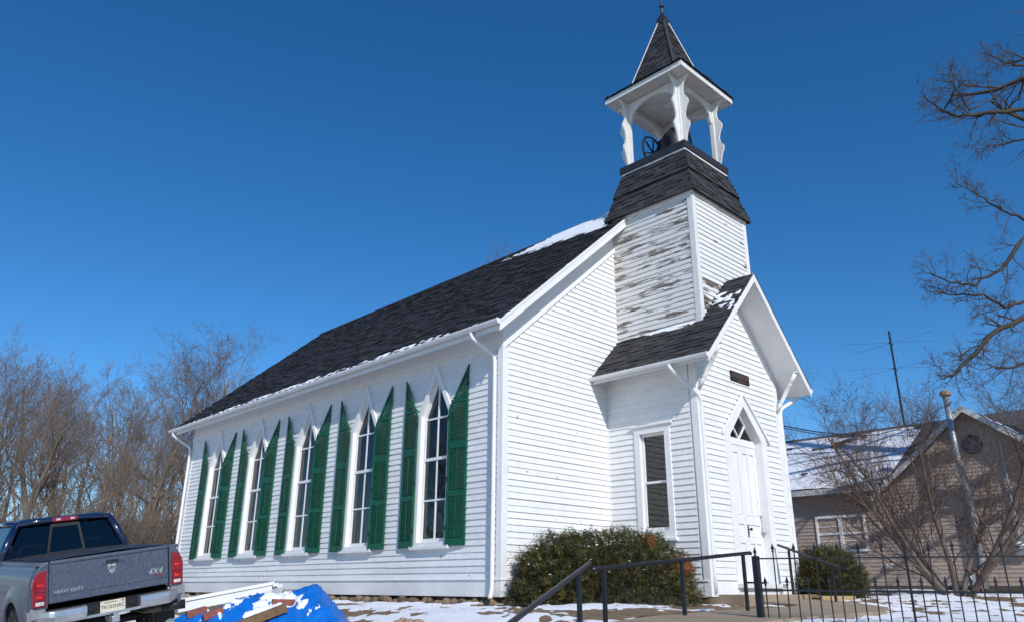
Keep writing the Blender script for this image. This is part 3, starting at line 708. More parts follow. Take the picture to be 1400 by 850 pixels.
for sgn in (-1, 1):
    x0 = DX if sgn > 0 else DX-DH+.002; x1 = x0+DH-.006
    leaf = MB(); pts = []
    cols = [(x0+.09, x0+DH/2-.03), (x0+DH/2+.03, x1-.085)]
    rows = [(.42, 1.02, True), (1.10, 1.36, False), (1.46, 2.82, True)] if False else [(.40, .98, True), (1.60, 2.78, True)]
    # stiles and rails around recessed panels
    zl = [DB+.02, .40, 1.0, 1.12, 1.36, 1.50, 2.10, 2.20, 2.78, 2.925]
    leaf.box(x0, x0+.085, DYP-.02, DYP+.025, DB+.02, 2.925); leaf.box(x1-.085, x1, DYP-.02, DYP+.025, DB+.02, 2.925)
    leaf.box(x0+.085, x1-.085, DYP-.0195, DYP+.024, DB+.02, .40)
    for a, b_ in ((1.0, 1.12), (1.36, 1.50), (2.78, 2.925)): leaf.box(x0+.085, x1-.085, DYP-.0195, DYP+.024, a, b_)
    xm = (x0+x1)/2
    for a, b_ in ((.40, 1.0), (1.50, 2.78)): leaf.box(xm-.04, xm+.04, DYP-.019, DYP+.023, a, b_)
    lf = leaf.build('door_leaf', WHITE, church, bevel=.004)
    def panel(a, b_, c, d):
        arch = [(a, c), (b_, c), (b_, d-.06)]+[((a+b_)/2+(b_-a)/2*math.cos(t), d-.06+.06*math.sin(t)) for t in [math.pi*k/6 for k in range(1, 6)]]+[(a, d-.06)]
        MB().box(a-.001, b_+.001, DYP+.005, DYP+.02, c-.001, d+.001).build('panel', WHITE, lf)
        MB().prism([((p[0]-(a+b_)/2)*.8+(a+b_)/2, (p[1]-(c+d)/2)*.93+(c+d)/2) for p in arch], (0, DYP+.005, 0), (1, 0, 0), (0, 0, 1), (0, -.012, 0)).build('raised_panel', WHITE, lf, bevel=.003)
    for a, b_ in ((x0+.085, xm-.04), (xm+.04, x1-.085)):
        panel(a, b_, .40, 1.0); panel(a, b_, 1.50, 2.78)
    panel(x0+.085, x1-.085, 1.12, 1.36)
    if sgn > 0:
        hd = MB(); hd.box(x0+.015, x0+.05, DYP-.03, DYP-.02, 1.12, 1.36); hd.lathe([(.0, 0), (.012, .0), (.012, .04), (.03, .05), (.03, .075), (.0, .08)], (x0+.033, DYP-.03, 1.27), (0, -1, 0), k=12); hd.build('door_handle', IRON, lf)
        kb = MB(); kb.lathe([(.0, 0), (.03, .005), (.03, .02), (.012, .03), (.012, .05), (.03, .06), (.028, .085), (0, .09)], (x1-.045, DYP-.02, 1.22), (0, -1, 0), k=12)
        kb.lathe([(.0, 0), (.028, .005), (.028, .025), (0, .03)], (x1-.045, DYP-.02, 1.55), (0, -1, 0), k=12); kb.tube([(x1-.045, DYP-.035, 1.25), (x1-.05, DYP-.05, 1.4), (x1-.045, DYP-.035, 1.53)], .008, 6); kb.build('deadbolt_lock', GALV, lf)
MB().box(DX-DH-.22, DX+DH+.22, VY-.16, VY+.14, .17, .25).build('door_sill', TRIMOLD, church, bevel=.006)
MB().box(DX-DH-.2, DX+DH+.2, VY-.06, VY+.1, .02, .169).build('door_riser', WHITE, church)
# threshold stone, below the sill
MB().box(VXL+.18, VXR-.25, VY-.55, VY-.01, -.35, .06).build('threshold_step', CONC, church, bevel=.012)
for i in range(7): stone((VXL+rg.uniform(-.02, .2), VY+.05+i*.09-.1*(i % 2), -.05), .09, .09, .08, fd)

# ---------------------------------------------------------------- TOWER
tx0, tx1, ty0, ty1 = TC[0]-TH, TC[0]+TH, TC[1]-TH, TC[1]+TH
mb = MB(); mb.box(tx0, tx1, ty0, ty1, 4.7, 8.42); tower = mb.build('tower_wall', WHITE, church)
def iv_tl(z):   # left face, u from back to front
    zm = mroof(tx0)
    return [(.0 if z < 7.95 else .0, 2*TH-.1)]
clapboards(tower, (tx0-.001, ty1, 0), (0, -1, 0), (-1, 0, 0), 5.28, 8.30, iv_tl, lambda z: PEEL, seed=41)
def iv_tf(z):
    lo, hi = tx0+.1, tx1-.1; h = max(0, (6.46-(z+.02))/VSL)
    if h <= 0: return [(lo, hi)]
    l = [(lo, VC-h), (VC+h, hi)]; return [q for q in l if q[1]-q[0] > .03]
clapboards(tower, (0, ty0-.001, 0), (1, 0, 0), (0, -1, 0), 5.28, 8.30, iv_tf, lambda z: PEEL3 if z < 6.25 else PEEL2, seed=43)
trim('tower_corner_board', tx0-.035, tx0-.001, ty0-.035, ty0+.1, 5.2, 8.34, m=TRIMOLD); trim('tower_corner_board', tx0-.0345, tx0+.1, ty0-.0365, ty0-.001, 5.25, 8.34, m=TRIMOLD)
trim('tower_corner_board', tx1-.1, tx1+.035, ty0-.036, ty0-.001, 5.25, 8.34)
trim('tower_frieze', tx0-.05, tx0-.002, ty0-.05, ty1, 8.22, 8.42, m=TRIMOLD); trim('tower_frieze', tx0-.0498, tx1+.05, ty0-.052, ty0-.003, 8.22, 8.42, m=TRIMOLD)
# skirt roof in two tiers
def frustum_faces(parent, z0, h0, z1, h1, m, seed, tab=.28, exp=.12):
    for k, (dx, dy) in enumerate(((-1, 0), (0, -1), (1, 0), (0, 1))):
        N2 = V((dx, dy, 0)); U = V((-dy, dx, 0)); c = V((TC[0], TC[1], 0))
        run = h0-h1; rise = z1-z0; L_ = math.hypot(run, rise); up = (V((-dx, -dy, 0))*run+V((0, 0, rise)))/L_
        nr = U.cross(up).normalized()
        if nr.dot(N2) < 0: nr = -nr
        O = c+N2*h0+V((0, 0, z0))
        def ul(v, h0=h0, h1=h1, L_=L_):
            h = h0+(h1-h0)*min(1, v/L_); return (-h-.012, h+.012)
        shingle_face(parent, O+nr*.002, U, up, nr, L_, ul, m, tab=tab, exp=exp, seed=seed+k)
def frustum(mb, z0, h0, z1, h1):
    vs_ = [V((TC[0]+a*h0, TC[1]+b_*h0, z0)) for a, b_ in ((-1,-1),(1,-1),(1,1),(-1,1))]+[V((TC[0]+a*h1, TC[1]+b_*h1, z1)) for a, b_ in ((-1,-1),(1,-1),(1,1),(-1,1))]
    mb.add(vs_, [(3,2,1,0),(4,5,6,7),(0,1,5,4),(1,2,6,5),(2,3,7,6),(3,0,4,7)])
mb = MB(); frustum(mb, 8.30, 1.20, 8.92, 1.02); frustum(mb, 8.93, 1.05, 9.52, .87); skirt = mb.build('tower_skirt_roof', SHINGT, church)
frustum_faces(skirt, 8.28, 1.215, 8.95, 1.015, SHINGT, 51); frustum_faces(skirt, 8.91, 1.065, 9.53, .875, SHINGT, 56)
def sq(name, h, z0, z1, m, par=church, bev=.004): return MB().box(TC[0]-h, TC[0]+h, TC[1]-h, TC[1]+h, z0, z1).build(name, m, par, bevel=bev)
sq('belfry_base_trim', .90, 9.505, 9.56, TRIMOLD); sq('belfry_deck', .93, 9.561, 9.74, METB, bev=.006)
# belfry posts, scroll brackets, arches
PB, PT = 9.741, 11.57; PH = .80
prof = []
def scroll():
    z = [0, .12, .3, .42, .5, .56, .62, .68, .8, .95, 1.05, 1.12, 1.2, 1.3, 1.42, 1.55, 1.68, 1.76, 1.80, 1.80]
    SCL = 1.25
    x = [SCL*q for q in [.06, .075, .11, .15, .165, .15, .115, .09, .085, .12, .16, .165, .14, .09, .07, .08, .13, .2, .235, .24]]
    zz = [v/1.80*(PT-PB-.01) for v in z]
    # smooth it
    pts = []
    for i in range(len(z)-1):
        p0, p1, p2, p3 = x[max(i-1, 0)], x[i], x[i+1], x[min(i+2, len(x)-1)]
        for t in (0, .33, .66):
            xv = .5*((2*p1)+(-p0+p2)*t+(2*p0-5*p1+4*p2-p3)*t*t+(-p0+3*p1-3*p2+p3)*t**3)
            pts.append((xv, zz[i]+(zz[i+1]-zz[i])*t))
    pts.append((x[-1], zz[-1])); return [(0, 0)]+pts+[(0, zz[-1])]
SCR = scroll()
for sx, sy in ((-1, -1), (1, -1), (-1, 1), (1, 1)):
    px, py = TC[0]+sx*(PH-.07), TC[1]+sy*(PH-.07)
    post = MB().box(px-.055, px+.055, py-.055, py+.055, PB, PT).build('belfry_post', TRIMOLD, church, bevel=.006)
    MB().prism(SCR, (px+sx*.0555, py+.02, PB), (sx, 0, 0), (0, 0, 1), (0, -.04, 0)).build('scroll_bracket', TRIMOLD, post)
    MB().prism(SCR, (px+.02, py+sy*.0555, PB), (0, sy, 0), (0, 0, 1), (-.04, 0, 0)).build('scroll_bracket', TRIMOLD, post)
a_ = PH-.126
for k, (dx, dy) in enumerate(((-1, 0), (0, -1), (1, 0), (0, 1))):
    U = V((-dy, dx, 0)); c = V((TC[0]+dx*(PH-.07), TC[1]+dy*(PH-.07), 0))
    poly = [(-a_, 11.55), (-a_, 10.98), (-a_+.03, 10.98)]
    poly += [((a_-.06)*math.cos(t), 11.08+.36*math.sin(t)) for t in [math.pi-math.pi*q/14 for q in range(0, 15)]]
    poly += [(a_-.03, 10.98), (a_, 10.98), (a_, 11.55)]
    MB().prism(poly, c-V((dx, dy, 0))*.025, U, (0, 0, 1), V((dx, dy, 0))*.05).build('arch_board', TRIMOLD, church)
EH = 1.12
BEAD = mat('bead_board', (.66, .65, .62), .6, .12, 4, .2, 40)
sq('belfry_ceiling', EH-.02, 11.571, 11.60, BEAD)
mb = MB()     # bead-board strips, mitred into four triangles round a centre plate
for k, (dx, dy) in enumerate(((-1, 0), (0, -1), (1, 0), (0, 1))):
    r_ = .1
    while r_ < EH-.04:
        U = V((-dy, dx, 0)); c = V((TC[0]+dx*r_, TC[1]+dy*r_, 11.57)); 
        mb.obox(c-U*(r_-.02)-V((0, 0, .006)), U*(2*r_-.04), V((dx, dy, 0))*.036, V((0, 0, .0055)))
        r_ += .045
kind(mb.build('ceiling_boards', BEAD, church), 'stuff')
for sx, sy in ((-1, -1), (1, -1), (-1, 1), (1, 1)):
    MB().beam((TC[0]+sx*.1, TC[1]+sy*.1, 11.556), (TC[0]+sx*(EH-.05), TC[1]+sy*(EH-.05), 11.556), .035, .018).build('ceiling_rib', TRIMOLD, church)
MB().box(TC[0]-.12, TC[0]+.12, TC[1]-.12, TC[1]+.12, 11.535, 11.5635).build('ceiling_plate', TRIMOLD, church)
for k, (dx, dy) in enumerate(((-1, 0), (0, -1), (1, 0), (0, 1))):
    U = V((-dy, dx, 0)); e = .001*k; c = V((TC[0]+dx*(EH-.02), TC[1]+dy*(EH-.02), 11.555))
    MB().obox(c-U*(EH+.008+e), U*(2*EH+.016+2*e), V((dx, dy, 0))*.03, V((0, 0, .135))).build('belfry_fascia', TRIMOLD, church, bevel=.003)
mb = MB(); frustum(mb, 11.695, 1.15, 12.12, .63); frustum(mb, 12.12, .62, 14.06, .085); spire = mb.build('spire', SHINGT, church)
frustum_faces(spire, 11.70, 1.165, 12.14, .62, SHINGT, 61, .26, .12); frustum_faces(spire, 12.12, .63, 14.05, .088, SHINGT, 66, .24, .115)
for sx, sy in ((-1, -1), (1, -1), (-1, 1), (1, 1)):
    mb = MB(); p, q = V((TC[0]+sx*.645, TC[1]+sy*.645, 12.13)), V((TC[0]+sx*.1, TC[1]+sy*.1, 14.04))
    mb.beam(p, q, .07, .02, up=(sx, sy, .3)); mb.build('hip_cap', METB if (sx, sy) == (-1, -1) else TRIMT, spire)
fin = MB(); frustum(fin, 13.96, .12, 14.14, .125); frustum(fin, 14.141, .125, 14.37, .04)
fin.lathe([(.04, 14.36), (.034, 14.52), (.03, 14.56), (.07, 14.58), (.075, 14.6), (.03, 14.63), (.025, 14.7), (.012, 14.9), (.002, 15.15)], (TC[0], TC[1], 0), k=12)
fin.build('finial', METB, spire)
for (x, y_, h) in ((TC[0]+.9, TC[1]-1.12, .2), (TC[0]+.2, TC[1]-1.13, .16), (TC[0]+.45, TC[1]+1.1, .22), (TC[0]+.75, TC[1]+1.1, .18), (TC[0]+1.1, TC[1]-.7, .25)):
    MB().lathe([(.012, 0), (.008, -h*.5), (.002, -h)][::-1], (x, y_, 11.555), k=6).build('icicle', ICE, church, smooth=True)
flush(boards, 'clapboard', cb, 300, 'clapboards')
flush(shingles, 'shingle', sb, 300, 'shingles')
# --- bell, standing inside the belfry
bell = thing('bell', 'dark church bell with spoked rope wheel inside the open belfry', 'bell', (TC[0], TC[1], 9.741))
bx, by, dz = TC[0]-.08, TC[1]-.1, -.02
MB().lathe([(.0, 10.62), (.12, 10.62), (.22, 10.58), (.27, 10.5), (.30, 10.36), (.33, 10.18), (.39, 10.02), (.43, 9.96), (.41, 9.95), (.36, 10.03), (.25, 10.2), (.1, 10.5)], (bx, by, dz+.04), k=28).build('bell_body', BELLM, bell, smooth=True)
yk = MB(); yk.tube([(bx, by+q, z+dz) for q, z in ((-.42, 10.6), (-.25, 10.63), (-.1, 10.74), (0, 10.78), (.1, 10.74), (.25, 10.63), (.42, 10.6))], [.03, .04, .05, .055, .05, .04, .03], 8); yk.build('yoke', BELLM, bell, smooth=True)
for s in (-1, 1):
    st = MB(); st.beam((bx-.25, by+s*.43, 9.742), (bx, by+s*.41, 10.62+dz), .05, .05); st.beam((bx+.25, by+s*.43, 9.742), (bx, by+s*.41, 10.62+dz), .05, .051); st.build('stand_leg', BELLM, bell)
wh = MB(); wc = V((bx-.08, by+.56, 10.30)); rp = [wc+V((math.cos(t)*.42, 0, math.sin(t)*.42)) for t in [2*math.pi*k/28 for k in range(29)]]
wh.tube(rp, .026, 6, cap=False)
for k in range(3):
    t = math.pi*k/3+.4; wh.beam(wc+V((math.cos(t)*.37, 0, math.sin(t)*.37)), wc-V((math.cos(t)*.37, 0, math.sin(t)*.37)), .03, .03, up=(.01*k, 1, 0))
wh.tube([wc, (bx, by+.3, 10.4)], .03, 6); wh.build('rope_wheel', BELLM, bell)
# --- plaque above the door
def worn_letters(name, m, M4, n_, wd, ht, parent, local=False, seed=1):
    """raised strokes for lettering too worn or small to read in the photograph"""
    rg = random.Random(seed); mb = MB(); cw = wd/n_
    for i in range(n_):
        x = -wd/2+cw*(i+.5); t = cw*.16
        for k in range(2): mb.obox((x-cw*.32+k*cw*.5, -ht/2, 0), (t, 0, 0), (rg.uniform(-.2, .2)*cw, ht, 0), (0, 0, .002+.0002*k))
        y = rg.choice((-ht/2, -t/2, ht/2-t)); mb.obox((x-cw*.3, y, 0), (cw*.6, 0, 0), (0, t, 0), (0, 0, .0026))
    o = mb.build(name, m); o.matrix_basis = M4; attach(o, parent, local); return kind(o, 'stuff')
pq = thing('plaque', 'small dark plaque with two lines of raised letters above the church door', 'sign', (4.72, VY-.03, 4.32))
MB().box(4.35, 5.09, VY-.045, VY-.022, 4.21, 4.43).build('board', PLAQ, pq, bevel=.004)
FR = frame((4.72, VY-.046, 4.355), (1, 0, 0), (0, 0, 1), (0, -1, 0))
worn_letters('lettering', PLAQT, FR, 9, .62, .085, pq)
worn_letters('lettering', PLAQT, frame((4.76, VY-.046, 4.255), (1, 0, 0), (0, 0, 1), (0, -1, 0)), 7, .27, .035, pq, seed=4)

# ================================================================ NEIGHBOURING HOUSE
house = thing('house', 'low tan vinyl sided house with snow on its roof and a cross gable', 'house', (14.3, -3, .1))
HX = 14.3; HE = 2.96; HY0, HY1 = -16.0, 9.0; HR = 18.4; HRZ = 5.4; HS = (HRZ-HE)/(HR-HX+.35)
GY, GPK, GSL = -3.75, 4.98, .80          # cross gable centre, peak, slope
mb = MB()
def gtop(y): return max(HE, GPK-.2-GSL*abs(y-GY))
mb.add([(HX, HY1, -.3), (HX, HY0, -.3), (HX, HY0, HE), (HX, GY-2.4, HE), (HX, GY, GPK-.1), (HX, GY+2.4, HE), (HX, HY1, HE)], [(0, 1, 2, 3, 4, 5, 6)])
mb.add([(HX, HY1, -.3), (HX+8, HY1, -.3), (HX+8, HY1, HE), (HR, HY1, HRZ-.1), (HX, HY1, HE)], [(0, 1, 2, 3, 4)])
mb.add([(HX, HY0, -.3), (HX+8, HY0, -.3), (HX+8, HY0, HE), (HR, HY0, HRZ-.1), (HX, HY0, HE)], [(0, 1, 2, 3, 4)])
hw_ = mb.build('wall', SIDING, house)
WN = (-.48, .92, 1.30, 2.22)               # window y0 y1 z0 z1
mb = MB(); z = .28
while z < GPK-.25:
    if z < HE: ivs = [(HY0, HY1)]
    else:
        h = (GPK-.16-z-.1)/GSL; ivs = [(GY-h, GY+h)]
    if WN[2]-.1 < z < WN[3]: ivs = [(HY0, WN[0]), (WN[1], HY1)]
    for a, b_ in ivs:
        if b_-a < .1: continue
        mb.add([(HX-.001, a, z), (HX-.02, a, z), (HX-.005, a, z+.105), (HX-.001, b_, z), (HX-.02, b_, z), (HX-.005, b_, z+.105)], [(0, 1, 4, 3), (1, 2, 5, 4), (0, 2, 1), (3, 4, 5)])
    z += .105
kind(mb.build('siding_boards', SIDING, hw_), 'stuff')
MB().box(HX-.03, HX+.1, HY0, HY1, -.3, .27).build('foundation_band', mat('dark_block', (.10, .085, .07), .9, .3, 6, .4, 30), house)
mb = MB(); RL = HR-HX+.35; RS = (HRZ-HE+.02)/RL
for y0_, y1_, c0 in ((HY0-.3, GY-2.3, 0), (GY-2.295, GY+2.295, .55), (GY+2.3, HY1+.3, 0)):
    mb.prism([(c0, RS*c0), (RL, RS*RL), (RL, RS*RL-.14), (c0, RS*c0-.14)], (HX-.35, y0_, HE+.1), (1, 0, 0), (0, 0, 1), (0, y1_-y0_, 0))
mb.prism([(0, 0), (RL, RS*RL), (RL, RS*RL-.14), (0, -.14)], (2*HR-HX+.35, HY0-.3, HE+.1), (-1, 0, 0), (0, 0, 1), (0, HY1-HY0+.6, 0))
hroof = mb.build('roof', ROOFH, house)
GX0 = HX-.38
mb = MB()
for sgn in (1, -1):
    L_ = 2.75; mb.prism([(0, 0), (L_, -GSL*L_), (L_, -GSL*L_-.1), (0, -.1)], (GX0+.02, GY, GPK), (0, sgn, 0), (0, 0, 1), (3.3, 0, 0))
groof = mb.build('gable_roof', ROOFH, house)
for sgn in (1, -1):
    mb = MB(); mb.prism([(0, 0), (2.8, -GSL*2.8), (2.8, -GSL*2.8-.17), (0, -.17)], (GX0, GY, GPK+.01), (0, sgn, 0), (0, 0, 1), (.03+.001*sgn, 0, 0)); mb.build('barge_board', TRIMT, house)
MB().box(HX-.37, HX-.35, GY+2.5, HY1+.3, HE-.06, HE+.11).build('fascia', TRIMT, house)
hu = V((HR-HX+.35, 0, HRZ-HE)).normalized(); hn = V((-hu.z, 0, hu.x))
snow_patch('roof_snow', hroof, V((HX-.33, GY+2.35, HE+.1))+hn*.012, (0, 1, 0), hu, hn, 10.4, 4.8, .12, .1, lambda u, v: .34+.5*fbm(u*.45, v*.9, 4)+.15*fbm(u*3, v*3, 8)-(.25 if v > 3.6 and u < 3 else 0), .06)
for sgn in (1, -1):
    gu = V((0, -sgn, GSL)).normalized(); gn = V((0, sgn*GSL, 1)).normalized()
    snow_patch('roof_snow', groof, V((GX0+.03, GY+sgn*2.7, GPK-GSL*2.7))+gn*.012, (1, 0, 0), gu, gn, 3, 3.3, .08, .08, lambda u, v: .12+.5*fbm(u*1.2, v*1.2, 14)+.15*fbm(u*5, v*5, 8), .04)
hw2 = bpy.data.objects.new('window', None); COL.objects.link(hw2); attach(hw2, house, True)
def hbox(name, y0, y1, z0, z1, d0, d1, m): return MB().box(HX-d1, HX-d0, y0, y1, z0, z1).build(name, m, hw2)
y0, y1, z0, z1 = WN
hw2.matrix_basis = W(house).inverted()
def hb(name, y0, y1, z0, z1, d0, d1, m):
    o = MB().box(HX-d1, HX-d0, y0, y1, z0, z1).build(name, m); o.parent = hw2; return o
for a, b_, c, d in ((y0-.06, y1+.06, z1-.0, z1+.07), (y0-.06, y1+.06, z0-.07, z0), (y0-.06, y0, z0, z1), (y1, y1+.06, z0, z1)): hb('casing', a, b_, c, d, -.03, .05, WHITE)
ym = (y0+y1)/2; hb('mullion', ym-.05, ym+.05, z0, z1, -.02, .035, WHITE)
for a, b_ in ((y0, ym-.05), (ym+.05, y1)):
    hb('meeting_rail', a, b_, (z0+z1)/2-.03, (z0+z1)/2+.03, -.02, .025, WHITE)
    for q in (.27, .73): hb('glazing_bar', a, b_, z0+(z1-z0)*q-.012, z0+(z1-z0)*q+.012, -.015, .012, WHITE)
    hb('pane', a, b_, z0, z1, -.012, -.008, GLASS)
hb('curtain', y0, y1, z0, z0+.45, -.12, -.115, CUR)
MB().box(HX+.2, HX+.25, y0-.4, y1+.4, z0-.4, z1+.4).build('room_dark_backing', DARKINT, house)  # dark sheet close behind the pane, painted as the room's shade
# louvre vent on the gable
vt = MB(); vt.lathe([(.0, .03), (.2, .03), (.26, .03), (.26, 0), (.2, 0)], (HX-.02, GY, 3.95), (-1, 0, 0), k=16); vt = vt.build('gable_vent', TBLACK, house)
kd = MB()
for i in range(-3, 4): kd.beam((HX-.055, GY-.22, 3.95+i*.06), (HX-.055, GY+.22, 3.95+i*.06), .012, .03, up=(.5, 0, 1))
kd.build('vent_slats', GALV, vt)
# things by the house
fl = thing('flue_pipe', 'tall galvanised flue pipe running up the tan gable', 'pipe', (HX-.14, -3.46, .2))
MB().tube([(HX-.14, -3.46, .2), (HX-.14, -3.46, 2.6), (HX-.16, -3.46, 2.75), (HX-.48, -3.46, 3.5), (HX-.5, -3.46, 3.7), (HX-.5, -3.46, 5.3)], .085, 12).build('pipe', GALV, fl, smooth=True)
MB().lathe([(.09, 0), (.15, .02), (.15, .1), (.1, .16)], (HX-.5, -3.46, 5.28), k=12).build('rain_cap', mat('rusty_cap', (.3, .22, .16), .8, .3), fl)
for z in (.9, 1.9): MB().lathe([(.087, 0), (.095, .01), (.095, .04), (.087, .05)], (HX-.14, -3.46, z), k=12).build('joint_band', GALV, fl)
ms = thing('antenna_mast', 'thin dark antenna mast with crossed rods rising behind the tan house roof', 'antenna', (18.74, -.56, 5.0))
MB().tube([(18.74, -.56, 3.5), (18.74, -.56, 9.03)], .035, 8).build('mast', IRON, ms)
for z, L_ in ((8.55, 1.6), (7.6, 1.7)):
    MB().tube([(18.74-.2, -.56, z), (18.74+.2, -.56, z)], .02, 6).build('boom', IRON, ms)
    for k in range(3):
        a = .4+k*.9; MB().tube([(18.74+math.cos(a)*L_, -.56+math.sin(a)*L_, z+.02*k), (18.74-math.cos(a)*L_, -.56-math.sin(a)*L_, z+.02*k)], .0045, 5).build('rod', TBLACK, ms)
gm = thing('gas_meter', 'grey gas meter with pipes at the foot of the tan wall', 'meter', (HX-.2, -3.1, .2))
MB().box(HX-.32, HX-.12, -3.28, -2.98, .28, .62).build('body', GALV, gm, bevel=.03); MB().lathe([(.0, 0), (.09, 0), (.09, .05), (0, .06)], (HX-.33, -3.13, .48), (-1, 0, 0), k=14).build('dial', PLAST, gm)
MB().tube([(HX-.22, -3.3, .7), (HX-.22, -3.38, .7), (HX-.22, -3.4, .05)], .025, 6).build('inlet_pipe', RUSTL, gm); MB().tube([(HX-.22, -2.96, .66), (HX-.22, -2.88, .7), (HX-.1, -2.88, .75)], .025, 6).build('outlet_pipe', RUSTL, gm)
em = thing('electric_meter', 'round glass electric meter on a grey box on the tan wall', 'meter', (HX-.05, -4.44, 1.1))
MB().box(HX-.14, HX-.021, -4.6, -4.28, 1.0, 1.45).build('box', GALV, em, bevel=.01); MB().lathe([(.0, 0), (.1, 0), (.1, .07), (.08, .11), (0, .12)], (HX-.14, -4.44, 1.26), (-1, 0, 0), k=16).build('dial', PLAST, em, smooth=True)
MB().tube([(HX-.08, -4.44, 1.45), (HX-.08, -4.44, 4.0)], .03, 8).build('conduit', GALV, em)
jb = thing('outlet_box', 'small pale outlet box on the tan siding below the window', 'box', (HX-.03, -1.05, .8)); MB().box(HX-.11, HX-.021, -1.14, -.97, .74, .88).build('cover', PLAST, jb, bevel=.01); MB().box(HX-.13, HX-.1, -1.1, -1.0, .78, .84).build('flap', PLAST, jb, bevel=.005)
wr = thing('service_wire', 'overhead wire running from the church corner to the tan house', 'wire', (6.24, -2.1, 3.6))
pts = [V((6.27, -2.1, 3.55)).lerp(V((HX-.5, -3.6, 5.1)), t/16)-V((0, 0, .55*math.sin(math.pi*t/16))) for t in range(17)]
MB().tube(pts, .009, 5).build('cable', IRON, wr); pts2 = [p+V((0, 0, .05)) for p in pts[:7]]; MB().tube(pts2, .014, 5).build('sleeve', IRON, wr)

# ================================================================ BARE TREES
def rot_about(v, ax, an): return Matrix.Rotation(an, 3, ax) @ v
def grow(rg, p, d, ln, r, lev, P, out):
    n_ = P['seg'][lev]; pts = [p.copy()]; d = d.normalized(); rs_ = [r]; tip = P['tip'][lev]
    for i in range(n_):
        wig = P['wig'][lev]
        d = (d+V((rg.gauss(0, wig), rg.gauss(0, wig), rg.gauss(0, wig)+P['up'][lev]))).normalized()
        p = p+d*(ln/n_); pts.append(p.copy()); rs_.append(r*(1-(1-tip)*(i+1)/n_))
    out.append((lev, pts, rs_))
    if lev+1 >= len(P['n']): return
    for k in range(P['n'][lev]):
        t = P['t0'][lev]+(1-P['t0'][lev])*((k+rg.random())/P['n'][lev]); t = min(t, .999)
        i = int(t*n_); f_ = t*n_-i; q = pts[i].lerp(pts[i+1], f_); rq = rs_[i]*(1-f_)+rs_[i+1]*f_
        dd = (pts[i+1]-pts[i]).normalized(); ax = dd.orthogonal().normalized(); ax = rot_about(ax, dd, k*2.4+rg.uniform(-.6, .6))
        cd = rot_about(dd, ax, P['ang'][lev]*rg.uniform(.65, 1.3))
        grow(rg, q, cd, ln*P['ratio'][lev]*(1.15-P['fall'][lev]*t)*rg.uniform(.7, 1.25), max(P['rmin'], rq*P['rr'][lev]), lev+1, P, out)
def tree_meshes(out, split=1):
    a, b_ = MB(), MB(); K = [8, 6, 4, 3, 3, 3]
    for lev, pts, rs_ in out: (a if lev < split else b_).tube(pts, rs_, K[lev], cap=False)
    return a, b_
def proto(name, P, seed, h, r, bm, tm, split=1, stems=1, spread=0):
    rg = random.Random(seed); out = []
    for s in range(stems):
        an = 2*math.pi*s/stems+rg.uniform(-.4, .4); tl = spread*rg.uniform(.5, 1.15)
        d = V((math.sin(tl)*math.cos(an), math.sin(tl)*math.sin(an), math.cos(tl)))
        grow(rg, V((.12*math.cos(an), .12*math.sin(an), -.1)) if stems > 1 else V((0, 0, -.2)), d, h*rg.uniform(.85, 1.1) if stems > 1 else h, r, 0, P, out)
    a, b_ = tree_meshes(out, split)
    root = bpy.data.objects.new(name, None); COL.objects.link(root)
    t = a.build('trunk', bm, root, smooth=True, local=True); c = b_.build('crown', tm, root, smooth=True, local=True)
    CHILD[root.name] = [t, c]; return root
P_A = dict(seg=[8, 6, 4, 3, 2], wig=[.035, .08, .12, .15, .2], up=[.04, .10, .08, .06, .04], tip=[.2, .2, .3, .4, .5], n=[16, 8, 6, 4, 0], t0=[.22, .2, .15, .15, 0], ang=[.72, .62, .65, .7, 0], ratio=[.46, .46, .48, .5, 0], fall=[.55, .5, .4, .3, 0], rr=[.44, .5, .5, .6, 0], rmin=.0065)
P_B = dict(P_A, n=[13, 9, 6, 4, 0], t0=[.12, .2, .15, .15, 0], ang=[.42, .5, .6, .7, 0], ratio=[.66, .42, .48, .5, 0], rr=[.45, .45, .5, .6, 0], up=[.03, .09, .08, .06, .04])
P_C = dict(P_A, n=[13, 9, 6, 4, 0], t0=[.35, .25, .15, .1, 0], ang=[.95, .8, .8, .8, 0], wig=[.07, .17, .22, .25, .25], rr=[.42, .5, .5, .6, 0])
P_S = dict(seg=[6, 5, 4, 2], wig=[.13, .22, .28, .3], up=[.1, .1, .08, .05], tip=[.3, .3, .4, .5], n=[10, 6, 5, 0], t0=[.12, .15, .1, 0], ang=[.65, .7, .75, 0], ratio=[.5, .5, .5, 0], fall=[.5, .4, .3, 0], rr=[.5, .55, .6, 0], rmin=.006)
PR = [proto('bare_tree', P_A, 1, 10.5, .2, BARK, BARKT), proto('bare_tree', P_B, 2, 9.5, .22, BARK, BARKT), proto('bare_tree', P_C, 3, 11.5, .24, BARK, BARKT), proto('bare_tree', P_B, 4, 10.5, .2, BARK, BARKT), proto('bare_tree', P_A, 14, 11.0, .22, BARK, BARKT)]
PS = [proto('bare_shrub', P_S, 5, 2.6, .024, BARK, BARKT, stems=9, spread=.5), proto('bare_shrub', P_S, 6, 3.0, .026, BARK, BARKT, stems=8, spread=.75)]
used = set()
def place(pr, x, y, rz, sc, label, cat='tree', group=None, sz=None):
    o = pr if pr.name not in used else copy_tree(pr); used.add(pr.name)
    z = ground(x, y)-.05
    o.matrix_basis = Matrix.Translation((x, y, z)) @ Matrix.Rotation(rz, 4, 'Z') @ Matrix.Diagonal((sc, sc, sz or sc, 1))
    tag(o, label, cat, group); return o
rt = random.Random(77)
def polar(az, d): return CAM.x+d*math.sin(R(az)), CAM.y+d*math.cos(R(az))
